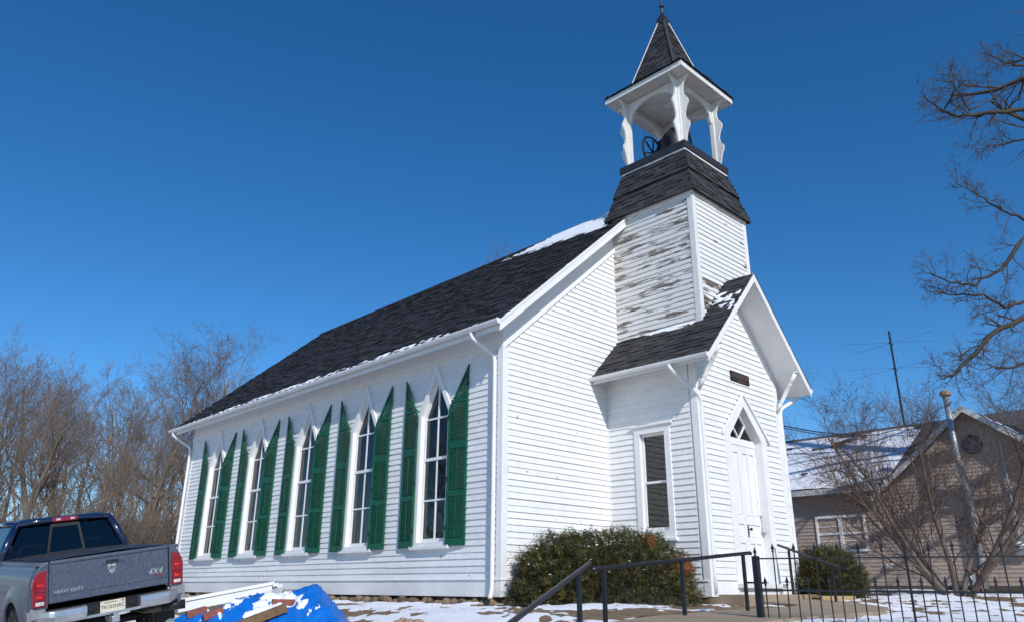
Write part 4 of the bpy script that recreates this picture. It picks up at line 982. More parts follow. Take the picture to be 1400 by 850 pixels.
# front of the wood behind the truck: told apart by how they stand
wood = [(9.0, 41, 0, .82), (11.0, 44, 3, .84), (12.6, 38, 1, .86), (14.2, 45, 1, .95), (15.2, 39, 2, .66), (16.6, 47, 4, .84), (17.4, 40, 3, .72), (18.6, 44, 2, .95), (19.6, 36, 1, .72), (20.4, 43, 2, .98), (22.0, 46, 0, 1.0), (23.5, 42, 3, .92), (7.5, 46, 2, .8), (10.3, 52, 4, .95), (13.4, 54, 2, 1.0), (17.8, 55, 0, 1.0)]
KINDS = ['bare tree with an even narrow crown in the wood beyond the truck', 'bare low forked tree with upswept limbs in the wood beyond the truck', 'bare tree with crooked wide limbs in the wood beyond the truck', 'bare tree with a fan of steep limbs in the wood beyond the truck', 'bare straight trunked tree with short side limbs in the wood beyond the truck']
for az, d, k, sc in wood:
    x, y = polar(az, d); place(PR[k], x, y, rt.uniform(0, 6.28), sc*(.84 if k in (1, 3) else 1), KINDS[k], group='bare trees in the wood beyond the truck')
for i in range(20):
    az = 7+i*.8+rt.uniform(-.3, .3); x, y = polar(az, rt.uniform(30, 42)); s = rt.uniform(.55, 1.0)
    place(PS[i % 2], x, y, rt.uniform(0, 6.28), s, 'leafless brown shrub at the edge of the wood beyond the truck', 'shrub', 'leafless shrubs at the wood edge')
# deeper wood, one mass
def mass(name, label, cat, spots, seed):
    rg = random.Random(seed); mb = MB(); K = [5, 4, 3, 3]
    Pm = dict(P_A, n=[13, 8, 6, 0], seg=[5, 4, 3, 2], rmin=.012)
    for x, y, h in spots:
        out = []; grow(rg, V((x, y, ground(x, y)-.2)), V((rg.gauss(0, .08), rg.gauss(0, .08), 1)), h, h*.018, 0, Pm, out)
        for lev, pts, rs_ in out: mb.tube(pts, rs_, K[lev], cap=False)
    o = mb.build(name, BARKT); kind(o, 'stuff'); return tag(o, label, cat)
mass('woodland', 'dense mass of bare brown trees deep in the wood', 'wood', [(*polar(5+rt.random()*21, rt.uniform(54, 76)), rt.uniform(7.5, 10.5)) for i in range(26)], 3)
mass('woodland', 'dense mass of bare trees beside the lawn off to the side of the church', 'wood', [(-34+rt.uniform(-9, 9), 6+i*2.6+rt.uniform(-1, 1), rt.uniform(9, 12)) for i in range(14)], 4)
# trees behind the church and the house
place(PR[1], 15.0, 18.2, 1.0, 1.19, 'tall bare tree whose top twigs show above the church roof ridge', group=None)
place(PR[3], 18.6, 17.4, 2.6, 1.19, 'second bare tree rising behind the church ridge beside the belfry', group=None)
for (x, y, k, s, l) in ((33, -6, 0, 1.15, 'bare tree with fine twigs behind the tan house gable'), (38, -1, 2, 1.1, 'bare tree far behind the tan house, beyond its ridge'), (30, 10, 4, .62, 'smaller bare tree behind the snowy roof near the church'), (36, -9, 3, 1.3, 'dense bare tree behind the tan house, beyond the electric meter'), (44, 6, 1, 1.0, 'bare tree far off behind the antenna mast'), (28.5, -10.5, 4, .95, 'bare tree close behind the tan house beside the gable barge board')):
    place(PR[k], x, y, rt.uniform(0, 6), s, l)
# multi-stem ornamental tree in front of the house
P_R = dict(seg=[7, 6, 5, 3, 2], wig=[.07, .13, .19, .24, .3], up=[.04, .07, .05, .03, .02], tip=[.35, .3, .35, .4, .5], n=[9, 7, 6, 4, 0], t0=[.15, .12, .12, .1, 0], ang=[.6, .65, .7, .8, 0], ratio=[.52, .5, .46, .5, 0], fall=[.4, .4, .4, .3, 0], rr=[.42, .5, .55, .6, 0], rmin=.0032)
orn = proto('ornamental_tree', P_R, 23, 3.9, .062, BARKR, BARKRT, split=2, stems=8, spread=.74)
place(orn, 9.55, -4.2, .5, 1.02, 'spreading many stemmed bare ornamental tree in front of the tan house', 'tree')
# the oak on the right: its trunk stands outside the picture
oak = thing('oak_tree', 'large dark bare oak limbs reaching across the sky over the tan house', 'tree', (13.4, -9.0, ground(13.4, -9)))
limbs = {'a': [[10.64, -7.32, 11.29], [10.03, -6.67, 11.2], [9.52, -6.15, 11.15], [9.15, -5.86, 11.28], [8.79, -5.67, 11.62]], 'a1': [[9.66, -6.36, 11.24], [9.44, -6.26, 11.82], [9.22, -6.18, 12.11]], 'a2': [[9.27, -5.93, 11.34], [9.13, -6.23, 11.55], [8.99, -6.55, 11.69]], 'b': [[10.62, -7.17, 10.51], [10.35, -6.79, 10.44], [9.96, -6.29, 10.34]], 'c': [[10.56, -6.79, 8.45], [10.18, -6.41, 8.74], [9.93, -6.15, 9.08], [9.45, -5.83, 9.34]], 'd': [[10.84, -6.66, 8.11], [10.24, -6.18, 7.25], [9.63, -5.72, 6.81], [9.22, -5.34, 6.89], [8.84, -5.06, 7.06]], 'e': [[10.98, -6.33, 6.6], [10.51, -6.0, 6.42], [10.04, -5.75, 6.64], [9.54, -5.36, 6.66], [9.01, -4.93, 6.67]], 'f': [[10.97, -6.27, 6.23], [10.46, -5.79, 5.88], [9.72, -5.25, 5.12], [9.34, -5.02, 4.78], [9.09, -4.85, 4.63]], 'g': [[10.93, -6.06, 5.12], [10.55, -5.7, 5.02], [10.16, -5.37, 4.96]], 'h': [[10.67, -7.54, 12.48], [10.33, -7.24, 12.54], [10.08, -6.96, 12.87]]}
ro = random.Random(12); tw = MB(); lm = MB()
gz = ground(13.4, -9)
lm.tube([(13.4, -9, gz-.2), (13.4, -9, gz+.3), (13.35, -8.95, 2.5), (13.2, -8.85, 5), (13.05, -8.8, 7.5), (12.9, -8.7, 10), (12.8, -8.6, 13), (12.9, -8.7, 16)], [.55, .45, .38, .34, .3, .24, .16, .06], 10, cap=False)
trunk_at = lambda z: V((13.4-.05*z, -9+.035*z, z))
P_T = dict(seg=[4, 4, 3, 2], wig=[.2, .26, .3, .3], up=[.05, .05, .03, .02], tip=[.35, .35, .4, .5], n=[5, 3, 2, 0], t0=[.2, .15, .1, 0], ang=[.75, .75, .8, 0], ratio=[.5, .5, .5, 0], fall=[.4, .4, .3, 0], rr=[.55, .55, .6, 0], rmin=.004)
RAD = {'a': .085, 'a1': .035, 'a2': .03, 'b': .045, 'c': .05, 'd': .07, 'e': .06, 'f': .1, 'g': .05, 'h': .05}
def dense(pts, n_=4):
    out = []
    for p, q in zip(pts, pts[1:]):
        for k in range(n_): out.append(V(p).lerp(V(q), k/n_)+V((ro.gauss(0, .018), ro.gauss(0, .018), ro.gauss(0, .025))))
    return out+[V(pts[-1])]
for k, pts in limbs.items():
    r_ = RAD[k]*.72; main = dense(pts); n_ = len(main)
    rs_ = [r_*(1-.72*i/(n_-1)) for i in range(n_)]
    if len(k) == 1:
        z = main[0].z-1.8 if k not in 'fg' else main[0].z-.4
        st = trunk_at(z); full = [st, st.lerp(main[0], .5)+V((0, 0, .25))]+main; rs2 = [r_*2.2, r_*1.6]+rs_
    else: full, rs2 = main, rs_
    lm.tube(full, rs2, 6, cap=False)
    for i in range(1, n_):
        for q in range(2 if i % 3 == 0 else 1):
            d = (main[i]-main[i-1]).normalized(); ax = rot_about(d.orthogonal(), d, ro.uniform(0, 6.28)); cd = rot_about(d, ax, ro.uniform(.5, 1.15))
            out = []; grow(ro, main[i].copy(), cd, ro.uniform(.35, .95)*(1.1-.45*i/n_), max(.009, rs_[i]*.38), 0, P_T, out)
            for lev, pp, r2 in out: tw.tube(pp, r2, [5, 4, 3, 3][lev], cap=False)
out = []
for i in range(12):        # rest of the crown, mostly outside the picture
    z = 5.5+i*.85; an = ro.uniform(-2.2, .8) if i % 3 else ro.uniform(0, 6.28)
    grow(ro, trunk_at(z), V((math.cos(an), math.sin(an), .35)), ro.uniform(2.6, 4.2), .09, 0, dict(P_T, n=[6, 4, 3, 0], seg=[6, 4, 3, 2]), out)
for lev, pp, r2 in out: (lm if lev == 0 else tw).tube(pp, r2, [6, 4, 3, 3][lev], cap=False)
lm.build('trunk', BARKD, oak, smooth=True); tw.build('crown', BARKDT, oak, smooth=True)

# ================================================================ EVERGREEN BUSHES
YEW = mat('yew_needles', (.05, .054, .016), .5, .35, 6, spec=.4, island=.6, col2=(.21, .155, .04), thr=.52, soft=.14)  # yellowish needle tones, also painting in shadows and highlights of the clumps
YEWO = mat('dead_orange_needles', (.30, .10, .03), .7, .3, 9, island=.4)
YEWC = mat('bush_shade_core', (.016, .016, .008), .9, .3, 9)  # near-black, paints the shade deep inside the bush
def bush(name, label, c, ax, bxr, h, rz, n_, seed, dead=(), snowbits=0):
    rg = random.Random(seed); t = thing(name, label, 'bush', (c[0], c[1], ground(*c)))
    cr, sr = math.cos(rz), math.sin(rz); gz = ground(*c)-.02
    def surf(th, ph, rad=1):
        x, y, z = math.cos(th)*math.cos(ph), math.sin(th)*math.cos(ph), math.sin(ph)
        k = rad*(1+.13*noise.noise(V((x*2.2+seed, y*2.2, z*2.2)))+.10*noise.noise(V((x*6, y*6+seed, z*6)))+.07*noise.noise(V((x*13, y*13+seed, z*13))))
        ex = .62   # boxier than an ellipsoid
        sx = math.copysign(abs(math.cos(ph))**ex, 1)
        lx, ly = ax*math.cos(th)*sx*k, bxr*math.sin(th)*sx*k; lz = h*max(0, math.copysign(abs(z)**.8, z))*k
        return V((c[0]+lx*cr-ly*sr, c[1]+lx*sr+ly*cr, gz+lz))
    fo, de = MB(), MB()
    for i in range(n_):
        th = rg.uniform(0, 6.283); ph = math.asin(rg.uniform(0, 1)); rad = 1-abs(rg.gauss(0, .09)); p = surf(th, ph, rad); p0 = surf(th, ph, rad*.9)
        d = (p-p0); d = (d.normalized()+V((rg.gauss(0, .5), rg.gauss(0, .5), rg.gauss(.15, .5)))).normalized(); ln = rg.uniform(.05, .13) if rg.random() > .12 else rg.uniform(.13, .24)
        s = d.orthogonal().normalized(); s = rot_about(s, d, rg.uniform(0, 6.28)); nn = d.cross(s)
        M_ = fo
        for (dp, rr_) in dead:
            if (p-V(dp)).length < rr_*rg.uniform(.5, 1.2): M_ = de
        # sprig: spine with needles on both sides
        for k in range(4):
            q = p+d*ln*k/4; wl = ln*.42*(1-.12*k)
            for sg in (-1, 1):
                e = q+(s*sg*.8+d*.65)*wl+nn*rg.uniform(-.015, .015)
                M_.add([q, q+d*.014, e], [(0, 1, 2)])
    kind(fo.build('foliage', YEW, t), 'stuff')
    if de.v: kind(de.build('dead_foliage', YEWO, t), 'stuff')
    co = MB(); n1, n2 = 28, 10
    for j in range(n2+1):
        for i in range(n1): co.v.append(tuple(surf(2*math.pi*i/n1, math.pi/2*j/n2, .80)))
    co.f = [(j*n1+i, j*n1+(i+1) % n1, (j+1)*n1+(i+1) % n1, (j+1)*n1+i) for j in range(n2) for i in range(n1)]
    co.build('shade_core', YEWC, t)  # closed dark shell added under the sprigs as inner shade
    sb_ = MB()
    for i in range(snowbits):
        th = rg.uniform(0, 6.283); ph = rg.uniform(.35, 1.5); p = surf(th, ph, rg.uniform(.97, 1.03)); r_ = rg.uniform(.008, .032)
        k = 6; b0 = len(sb_.v)
        ring_ = [p+V((math.cos(a)*r_*rg.uniform(.6, 1.5), math.sin(a)*r_*rg.uniform(.6, 1.5), rg.uniform(-.008, .008))) for a in [2*math.pi*q/k for q in range(k)]]
        sb_.add(ring_+[p+V((0, 0, r_*.6))], [(q, (q+1) % k, k) for q in range(k)])
    if snowbits: kind(sb_.build('snow_bits', SNOW, t, smooth=True), 'stuff')
    for i in range(5):
        a = rg.uniform(0, 6.28); MB().tube([(c[0]+.1*math.cos(a), c[1]+.1*math.sin(a), gz-.05), (c[0]+.35*ax*math.cos(a), c[1]+.35*bxr*math.sin(a), gz+h*.6)], [.03, .015], 6).build('stem', BARKD, t)
    return t
bush('yew_bush', 'wide dark green yew bush flecked with snow against the church front', (1.30, -1.22), 1.62, .9, 1.2, -.58, 15000, 3, dead=[((2.1, -2.2, .45), .22), ((1.6, -2.0, .9), .14), ((2.5, -2.3, .8), .15), ((.9, -1.5, 1.1), .12), ((2.75, -2.35, .15), .16)], snowbits=120)
bush('yew_bush', 'small rounded evergreen bush beyond the church door', (7.0, -2.5), .85, .75, 1.0, 0, 6500, 8, snowbits=8)

# ================================================================ FENCE AND HANDRAILS
fence = thing('iron_fence', 'black iron picket fence with spear tips, tall and short pickets', 'fence', (-.86, -5.33, -.25))
f0, fd_ = V((-.86, -5.33, 0)), V((.377, -.926, 0)).normalized()
FZT, FZL = .485, .135
def fbase(p): return ground(p.x, p.y)
for nm, z in (('top_rail', FZT), ('lower_rail', FZL)): MB().beam(f0+V((0, 0, z)), f0+fd_*6.0+V((0, 0, z+(.0 if z > .3 else -.03))), .028, .016 if z > .3 else .022).build(nm, IRON, fence)
MB().box(f0.x-.035, f0.x+.035, f0.y-.035, f0.y+.035, -.6, .515).build('post', IRON, fence, bevel=.004)
for q in (1.61, 3.25, 4.9):
    c = f0+fd_*q; MB().box(c.x-.011, c.x+.011, c.y-.011, c.y+.011, -.6, .6).build('post', IRON, fence, bevel=.003)
    MB().lathe([(.0, 0), (.03, .01), (.035, .03), (.02, .05), (0, .055)], (c.x, c.y, FZT-.03), k=8).build('collar', IRON, fence)
rf = random.Random(4)
for i in range(52):
    c = f0+fd_*(-.03+.117*i+.0)+V((0, 0, 0)); tall = i % 2 == 0
    if i == 0: c = f0
    top = .64 if tall else .27
    if i == 0: top = .60
    lean = V((rf.gauss(0, .004), rf.gauss(0, .004), 0))
    bt = c+V((0, 0, max(-.34, fbase(c)-.05))); tp = c+lean+V((0, 0, top-.07))
    pk = MB().tube([bt, tp], .0075, 6).build('picket', IRON, fence)
    MB().lathe([(.008, -.02), (.014, -.012), (.014, 0), (.008, .008), (.022, .03), (.012, .055), (.001, .09)], tp, k=8).build('spear_tip', IRON, pk)
def handrail(name, label, rail, posts, r=.024, pr=.02):
    t = thing(name, label, 'railing', (rail[0][0], rail[0][1], ground(rail[0][0], rail[0][1])))
    MB().tube(rail, r, 10).build('top_rail', IRON, t, smooth=True)
    for x, y, z in posts:
        zb = min(ground(x, y), z-.3)-.12
        MB().box(x-pr, x+pr, y-pr, y+pr, zb, z).build('post', IRON, t, bevel=.003)
    return t
handrail('handrail', 'long black pipe handrail in front of the yew bush, rising towards the fence', [(-2.83, -4.45, .335), (-2.759, -4.456, .342), (.30, -4.57, .607), (.36, -4.57, .612), (.38, -4.57, .6)], [(-2.63, -4.46, .34), (-1.191, -4.51, .465), (.19, -4.56, .59)])
handrail('handrail', 'steep black pipe handrail running down the street stairs', [(-3.09, -4.645, .388), (-3.114, -4.656, .384), (-5.513, -5.899, -.132), (-6.2, -6.3, -.3)], [(-3.44, -4.80, .28), (-5.6, -5.95, -.2)])
handrail('handrail', 'black pipe handrail sloping down beside the church door steps', [(5.42, -2.34, .99), (5.40, -2.36, .985), (5.02, -3.72, .53), (4.96, -3.9, .5)], [(5.33, -2.6, .88), (5.06, -3.55, .58)])
rp_ = thing('door_ramp', 'small ramp of new tan lumber beside the church door step', 'ramp', (6.1, -2.5, -.1))
MB().obox((5.7, -2.95, .0), (1.7, -.5, -.22), (.1, .5, 0), (0, 0, .05)).build('deck_board', PLYW, rp_)
MB().obox((5.65, -3.02, -.16), (.9, -.26, 0), (.015, .05, 0), (0, 0, .2)).build('side_board', PLYW, rp_); MB().obox((6.4, -3.25, -.16), (.7, -.2, -.0), (.015, .05, 0), (0, 0, .1)).build('side_board', PLYW, rp_)

# ================================================================ TARP PILE AND LUMBER
tp = thing('tarp_pile', 'heap covered by a wrinkled bright blue tarpaulin with snow on top', 'tarp', (-5.2, -2.0, -.6))
TCN = V((-5.3, -1.95, 0))
def tarpz(x, y):
    u, v_ = x-TCN.x, y-TCN.y; g_ = ground(x, y)
    # long axis runs roughly across the view
    a = u*.88-v_*.47; b_ = u*.47+v_*.88
    def smin(p, q, k=.07):
        h_ = max(0, k-abs(p-q))/k; return min(p, q)-h_*h_*k*.25
    nz_ = noise.noise(V((a*1.7, b_*1.7, 9)))
    top = .66+.10*(a-.1)+.05*nz_
    if a > .2: top = .67+.12*(a-.2)+.05*nz_
    hh = smin(smin((b_+1.32+.06*nz_)*.56, (.92-b_)*1.5), smin(smin((a+1.65)*1.0, (.98-a+.1*nz_)*1.6), top+.06)); hh = max(0, hh)
    rid = lambda q: (1-abs(q)*1.6)
    wr_ = .05*rid(noise.noise(V((a*2.6+b_*1.2, b_*1.4, 1))))+.045*rid(noise.noise(V((a*5-b_*2, b_*3, 4))))+.028*rid(noise.noise(V((a*11+b_*3, b_*9, 2))))+.012*rid(noise.noise(V((a*25, b_*22, 6))))-.075
    edge = smooth01(hh/.12)
    return g_+hh+wr_*edge*1.3, hh, a, b_
mb, mg = MB(), MB(); N_ = 130; idx = {}
st_ = 3.8/N_; P_ = {}
for i in range(N_+1):
    for j in range(N_+1):
        x, y = TCN.x-1.9+i*st_, TCN.y-1.9+j*st_; z, hh, a, b_ = tarpz(x, y); P_[i, j] = (x, y, z, hh, a)
for tgt, cond in ((mb, lambda a: a > -.92), (mg, lambda a: a <= -.92)):
    ix = {}
    for i in range(N_):
        for j in range(N_):
            cs_ = [(i, j), (i+1, j), (i+1, j+1), (i, j+1)]
            if max(P_[c][3] for c in cs_) > .025+.02*noise.noise(V((i*.1, j*.1, 0))) and cond(P_[i, j][4]+.06*noise.noise(V((i*.12, j*.12, 5)))):
                f_ = []
                for c in cs_:
                    if c not in ix: ix[c] = len(tgt.v); tgt.v.append(P_[c][:3])
                    f_.append(ix[c])
                tgt.f.append(tuple(f_))
sheet_ = mb.build('blue_sheet', TARP, tp, smooth=True)
if mg.f: mg.build('silver_sheet', TARPG, tp, smooth=True)['label'] = 'silver grey end of the tarpaulin'
def tsn(u, v_):
    x, y = TCN.x-1.2+u, TCN.y-1.2+v_; z, hh, a, b_ = tarpz(x, y)
    return (.0-.25*abs(a+.05)**2-.6*abs(b_+.05)**2+.3*fbm(x*2.6, y*2.6, 3)+.2*fbm(x*7, y*7, 8, 2)) if hh > .3 else -1
mb = MB(); ix = {}; n2 = 100; H = {}
for i in range(n2+1):
    for j in range(n2+1):
        u, v_ = i*.024, j*.024; H[i, j] = tsn(u, v_)
for i in range(n2):
    for j in range(n2):
        cs_ = [(i, j), (i+1, j), (i+1, j+1), (i, j+1)]
        if max(H[c] for c in cs_) > 0:
            f_ = []
            for c in cs_:
                if c not in ix:
                    ix[c] = len(mb.v); x, y = TCN.x-1.2+c[0]*.024, TCN.y-1.2+c[1]*.024; mb.v.append((x, y, tarpz(x, y)[0]-.006+.03*min(1, max(0, H[c])*6)))
                f_.append(ix[c])
            mb.f.append(tuple(f_))
if mb.f: kind(mb.build('snow_patch', SNOW, tp, smooth=True), 'stuff')
def lying(name, label, cat, x, y, L_, wd, ht, ang, m, group=None, tilt=0):
    z = max(tarpz(x, y)[0], tarpz(x+math.cos(ang)*L_*.4, y+math.sin(ang)*L_*.4)[0], tarpz(x-math.cos(ang)*L_*.4, y-math.sin(ang)*L_*.4)[0])
    z1 = tarpz(x+math.cos(ang)*L_*.45, y+math.sin(ang)*L_*.45)[0]; z0 = tarpz(x-math.cos(ang)*L_*.45, y-math.sin(ang)*L_*.45)[0]
    sl = math.atan2(z1-z0, L_*.9); zc = (z0+z1)/2
    o = MB().box(-L_/2, L_/2, -wd/2, wd/2, -.012, ht).build(name, m, bevel=.006)
    o.matrix_basis = Matrix.Translation((x, y, max(zc, tarpz(x, y)[0]-.01))) @ Matrix.Rotation(ang, 4, 'Z') @ Matrix.Rotation(-sl, 4, 'Y')
    return tag(o, label, cat, group)
def tloc(a, b_): return TCN.x+a*.88+b_*.47, TCN.y-a*.47+b_*.88
ta = math.atan2(-.47, .88)
lying('brick', 'red brick lying farthest from the board on the blue tarp', 'brick', *tloc(-.72, -.02), .2, .09, .06, ta+.25, BRICK)
lying('brick', 'red brick beside another brick near the brown board on the tarp', 'brick', *tloc(-.54, -.16), .2, .09, .06, ta+.2, BRICK)
lying('wood_block', 'thick brown board end weighing down the blue tarp', 'board', *tloc(-.05, -.40), .52, .12, .07, ta+.3, PLANK)
lying('wood_block', 'short dark brick-sized block on the snowy top of the tarp', 'block', *tloc(.15, -.15), .24, .07, .05, ta+.2, BRICK)
rk_ = thing('rock_heap', 'pale tan broken rocks on the snow beside the blue tarp', 'rocks', (-3.6, -1.9, ground(-3.6, -1.9)))
for i in range(7): 
    x, y = -3.75+rs.uniform(-.1, .45), -1.95+rs.uniform(-.15, .2); stone((x, y, ground(x, y)+.05), rs.uniform(.06, .13), rs.uniform(.06, .12), rs.uniform(.05, .1), rk_, ROCK, 'rock')
lum = thing('lumber_stack', 'stack of long white painted boards sloping beside the church wall', 'boards', (-3.6, 2.6, ground(-3.6, 2.6)))
for i, (w0, hz) in enumerate(((.0, .34), (.13, .33), (.26, .29))):
    MB().obox((-5.1, 2.55+w0, -.21-(.04*i)), (2.2+.15*i, -.05, .39+.02*i), (.02, .12, 0), (0, 0, .05)).build('board', WHITE, lum, bevel=.004)
MB().obox((-4.95, 2.53, -.33), (2.0, -.05, .36), (.001, .03, 0), (0, 0, .13)).build('side_board', WHITE, lum, bevel=.003)
fwd_ = thing('firewood', 'few split logs piled against the church wall behind the tarp', 'firewood', (-1.2, 3.0, ground(-1.2, 3)))
for i in range(6):
    x, y, z = -2.6+rs.uniform(-.1, .1), 2.0+i % 3*.16, ground(-2.6, 2.2)+.16+.12*(i//3)
    MB().tube([(x-.25, y, z), (x+.3, y+rs.uniform(-.1, .1), z+rs.uniform(-.02, .06))], [.07, .065], 6).build('log', PLANK if i % 2 else ROCK, fwd_)
MB().box(-2.95, -2.2, 1.85, 2.5, ground(-2.6, 2.2)-.1, ground(-2.6, 2.2)+.1).build('pallet', PLANK, fwd_)

# ================================================================ PICKUP TRUCK
# truck coordinates: x right, y forward, z up, origin at the middle of the tailgate's lower edge; it stands on the side slope
TM = Matrix(((0.98427445, -0.00290413, -0.1766221, -5.7476), (-0.00239377, 0.99955375, -0.02977521, 1.7013), (0.17662975, 0.02972977, 0.98382827, 0.0449), (0, 0, 0, 1)))
truck = thing('pickup_truck', 'dirty dark blue pickup truck with covered bed, seen from behind', 'truck', M4=TM)
def tb(mb, name, m, par=truck, smooth=False, bevel=0): return mb.build(name, m, par, smooth, bevel, local=True)
AX = .78                                    # rear axle y
def bedside(s):
    mb = MB(); ys_ = [-.03+.045*i for i in range(int(2.06/.045)+1)]; zs2 = [-.3+.04*i for i in range(21)]
    def xo(y, z):
        t = (z+.05)/.55; x = .955+.035*math.sin(max(0, min(1, (z+.35)/.75))*math.pi)-.05*smooth01((z-.34)/.16)
        d = math.hypot(y-AX, (z+.42)); x += .035*smooth01(1-abs(d-.5)/.16)
        x -= .05*smooth01((.06-y)/.1)
        return x
    idx = {}
    def vid(i, j):
        if (i, j) not in idx:
            y, z = ys_[i], zs2[j]; d = math.hypot(y-AX, z+.42)
            if d < .45 and z > -.45:      # snap to the wheel arch
                k = .45/max(d, .01); y, z = AX+(y-AX)*k, -.42+(z+.42)*k
            idx[i, j] = len(mb.v); mb.v.append((s*xo(ys_[i], zs2[j]), y, z))
        return idx[i, j]
    for i in range(len(ys_)-1):
        for j in range(len(zs2)-1):
            cs_ = [(i, j), (i+1, j), (i+1, j+1), (i, j+1)]
            if all(math.hypot(ys_[a]-AX, zs2[b_]+.42) < .45 for a, b_ in cs_): continue
            q = [vid(*c) for c in cs_]; mb.f.append(tuple(q if s > 0 else q[::-1]))
    o = tb(mb, 'bed_side', TBODY, smooth=True); sol = o.modifiers.new('thick', 'SOLIDIFY'); sol.thickness = .03; sol.offset = -1
    return o
for s in (-1, 1):
    bs = bedside(s)
    tb(MB().box(s*.84-.07, s*.84+.07, -.03, 2.02, .485, .535), 'bed_rail', TBODY, bs, bevel=.012)
    # corner post beside the tailgate and lamp
    mb = MB(); mb.prism([(.775, -.05), (.94, -.05), (.945, .30), (.93, .40), (.87, .5), (.775, .535)], (0, -.035, 0), (s, 0, 0), (0, 0, 1), (0, .1, 0)); tb(mb, 'rear_pillar', TBODY, bevel=.012)
    lp = MB(); lp.prism([(.80, -.02), (.955, -.02), (.965, .25), (.95, .34), (.90, .41), (.80, .43)], (0, -.055, 0), (s, 0, 0), (0, 0, 1), (0, .10, 0)); lp = tb(lp, 'taillight', LENS, bevel=.012)
    for z, m in ((.25, LENSR), (.10, LENSR), (.02, LENSW)):
        mb = MB(); mb.prism([(.845, z-.016), (.915, z-.016), (.915, z+.018), (.845, z+.018)] if m is LENSR else [(.825, z-.02), (.925, z-.02), (.925, z+.028), (.825, z+.028)], (0, -.062, 0), (s, 0, 0), (0, 0, 1), (0, .02, 0)); tb(mb, 'reflector', m, lp, bevel=.008)
    for z in (.165, .06):
        mb = MB(); mb.prism([(.805, z-.004), (.955, z-.004), (.955, z+.004), (.805, z+.004)], (0, -.058, 0), (s, 0, 0), (0, 0, 1), (0, .02, 0)); tb(mb, 'lamp_divider', TBLACK, lp)
    mb = MB(); mb.box(s*.885-.09, s*.885+.09, -.03, .05, -.17, -.03); tb(mb, 'lower_corner', TLOW, bevel=.015)
# tailgate, with recessed field and pressed lower band
mb = MB(); mb.box(-.765, .765, -.02, .04, -.0, .50); tg = tb(mb, 'tailgate', TBODY, bevel=.014)
tb(MB().box(-.76, .76, -.035, .045, .49, .54), 'tailgate_cap', TBODY, tg, bevel=.016)
tb(MB().box(-.74, .74, -.028, -.018, .095, .47), 'pressed_panel', TBODY, tg, bevel=.008)
h = MB(); h.prism([(-.13, .405), (.13, .405), (.115, .455), (-.115, .455)], (0, -.042, 0), (1, 0, 0), (0, 0, 1), (0, .02, 0)); hd_ = tb(h, 'tailgate_handle', TBODY, tg, bevel=.008)
tb(MB().box(-.085, .085, -.046, -.035, .418, .45), 'grip_slot', INK, hd_)
em_ = MB(); em_.prism([(-.055, .385), (-.05, .33), (-.03, .29), (0, .265), (.03, .29), (.05, .33), (.055, .385), (.03, .392), (0, .38), (-.03, .392)], (0, -.038, 0), (1, 0, 0), (0, 0, 1), (0, .014, 0)); em_ = tb(em_, 'emblem', SILVER, tg, bevel=.003)
for s in (-1, 1):
    mb = MB(); mb.prism([(.004, .372), (.012, .372), (.03, .33), (.036, .372), (.044, .372), (.034, .312), (.012, .345), (.004, .28)], (0, -.041, 0), (s, 0, 0), (0, 0, 1), (0, .006, 0)); tb(mb, 'emblem_mark', TBLACK, em_)
BK = lambda x, y, z: frame((x, y, z), (1, 0, 0), (0, 0, 1), (0, -1, 0))
text_mesh('lettering', 'HEAVY DUTY', SILVER, BK(-.53, -.03, .135), .058, tg, True, .002)
text_mesh('lettering', '4X4', SILVER, BK(.57, -.032, .20), .115, tg, True, .002, shear=.3)
worn_letters('lettering', LENS, BK(.63, -.032, .135), 3, .11, .032, tg, True, 7)
# bed cover, floor
mb = MB(); n_ = 16
for i in range(n_+1):
    y = .02+2.0*i/n_
    for j in range(13):
        x = -.80+1.6*j/12; mb.v.append((x, y, .545+.018*math.sin(math.pi*j/12)+.006*noise.noise(V((x*3, y*3, 0)))))
mb.f = [(i*13+j, i*13+j+1, (i+1)*13+j+1, (i+1)*13+j) for i in range(n_) for j in range(12)]
tb(mb, 'bed_cover', TCOVER, smooth=True)
tb(MB().box(-.80, .80, .05, 2.0, -.12, -.08), 'bed_floor', TBLACK); tb(MB().box(-.79, .79, 1.96, 2.0, -.08, .5), 'bed_headboard', TBODY)
# bumper
mb = MB(); sec = [(-.10, -.085), (-.135, -.10), (-.145, -.16), (-.13, -.23), (-.09, -.26), (.0, -.25), (.0, -.09)]
def bumper(x0, x1, n_, dip=False):
    b_ = MB(); 
    for i in range(n_+1):
        x = x0+(x1-x0)*i/n_; e = smooth01((abs(x)-.72)/.28)
        for y, z in sec: b_.v.append((x, y+e*.17*(1 if y < -.02 else 0)-.0, z*(1-.0*e)+.02*e-(.0)))
    k = len(sec); b_.f = [(i*k+j, i*k+(j+1) % k, (i+1)*k+(j+1) % k, (i+1)*k+j) for i in range(n_) for j in range(k)]+[tuple(range(k)), tuple(range((n_+1)*k-1, n_*k-1, -1))]
    return b_
bm1 = tb(bumper(-1.0, -.34, 12), 'bumper', TCHROME, smooth=False, bevel=.006)
tb(bumper(.34, 1.0, 12), 'bumper_end', TCHROME, bm1, bevel=.006)
tb(MB().box(-.345, .345, -.11, 0, -.26, -.225), 'bumper_step', TCHROME, bm1, bevel=.01); tb(MB().box(-.345, .345, -.055, -.01, -.225, -.09), 'plate_recess', TBLACK, bm1)
for s in (-1, 1): tb(MB().lathe([(.0, 0), (.035, 0), (.04, .02), (0, .025)], (s*.26, -.056, -.15), (0, -1, 0), k=12), 'bumper_bolt_plug', TBLACK, bm1)
pt = tb(MB().box(-.16, .16, -.075, -.066, -.235, -.08), 'licence_plate', PLATE, bm1, bevel=.003)
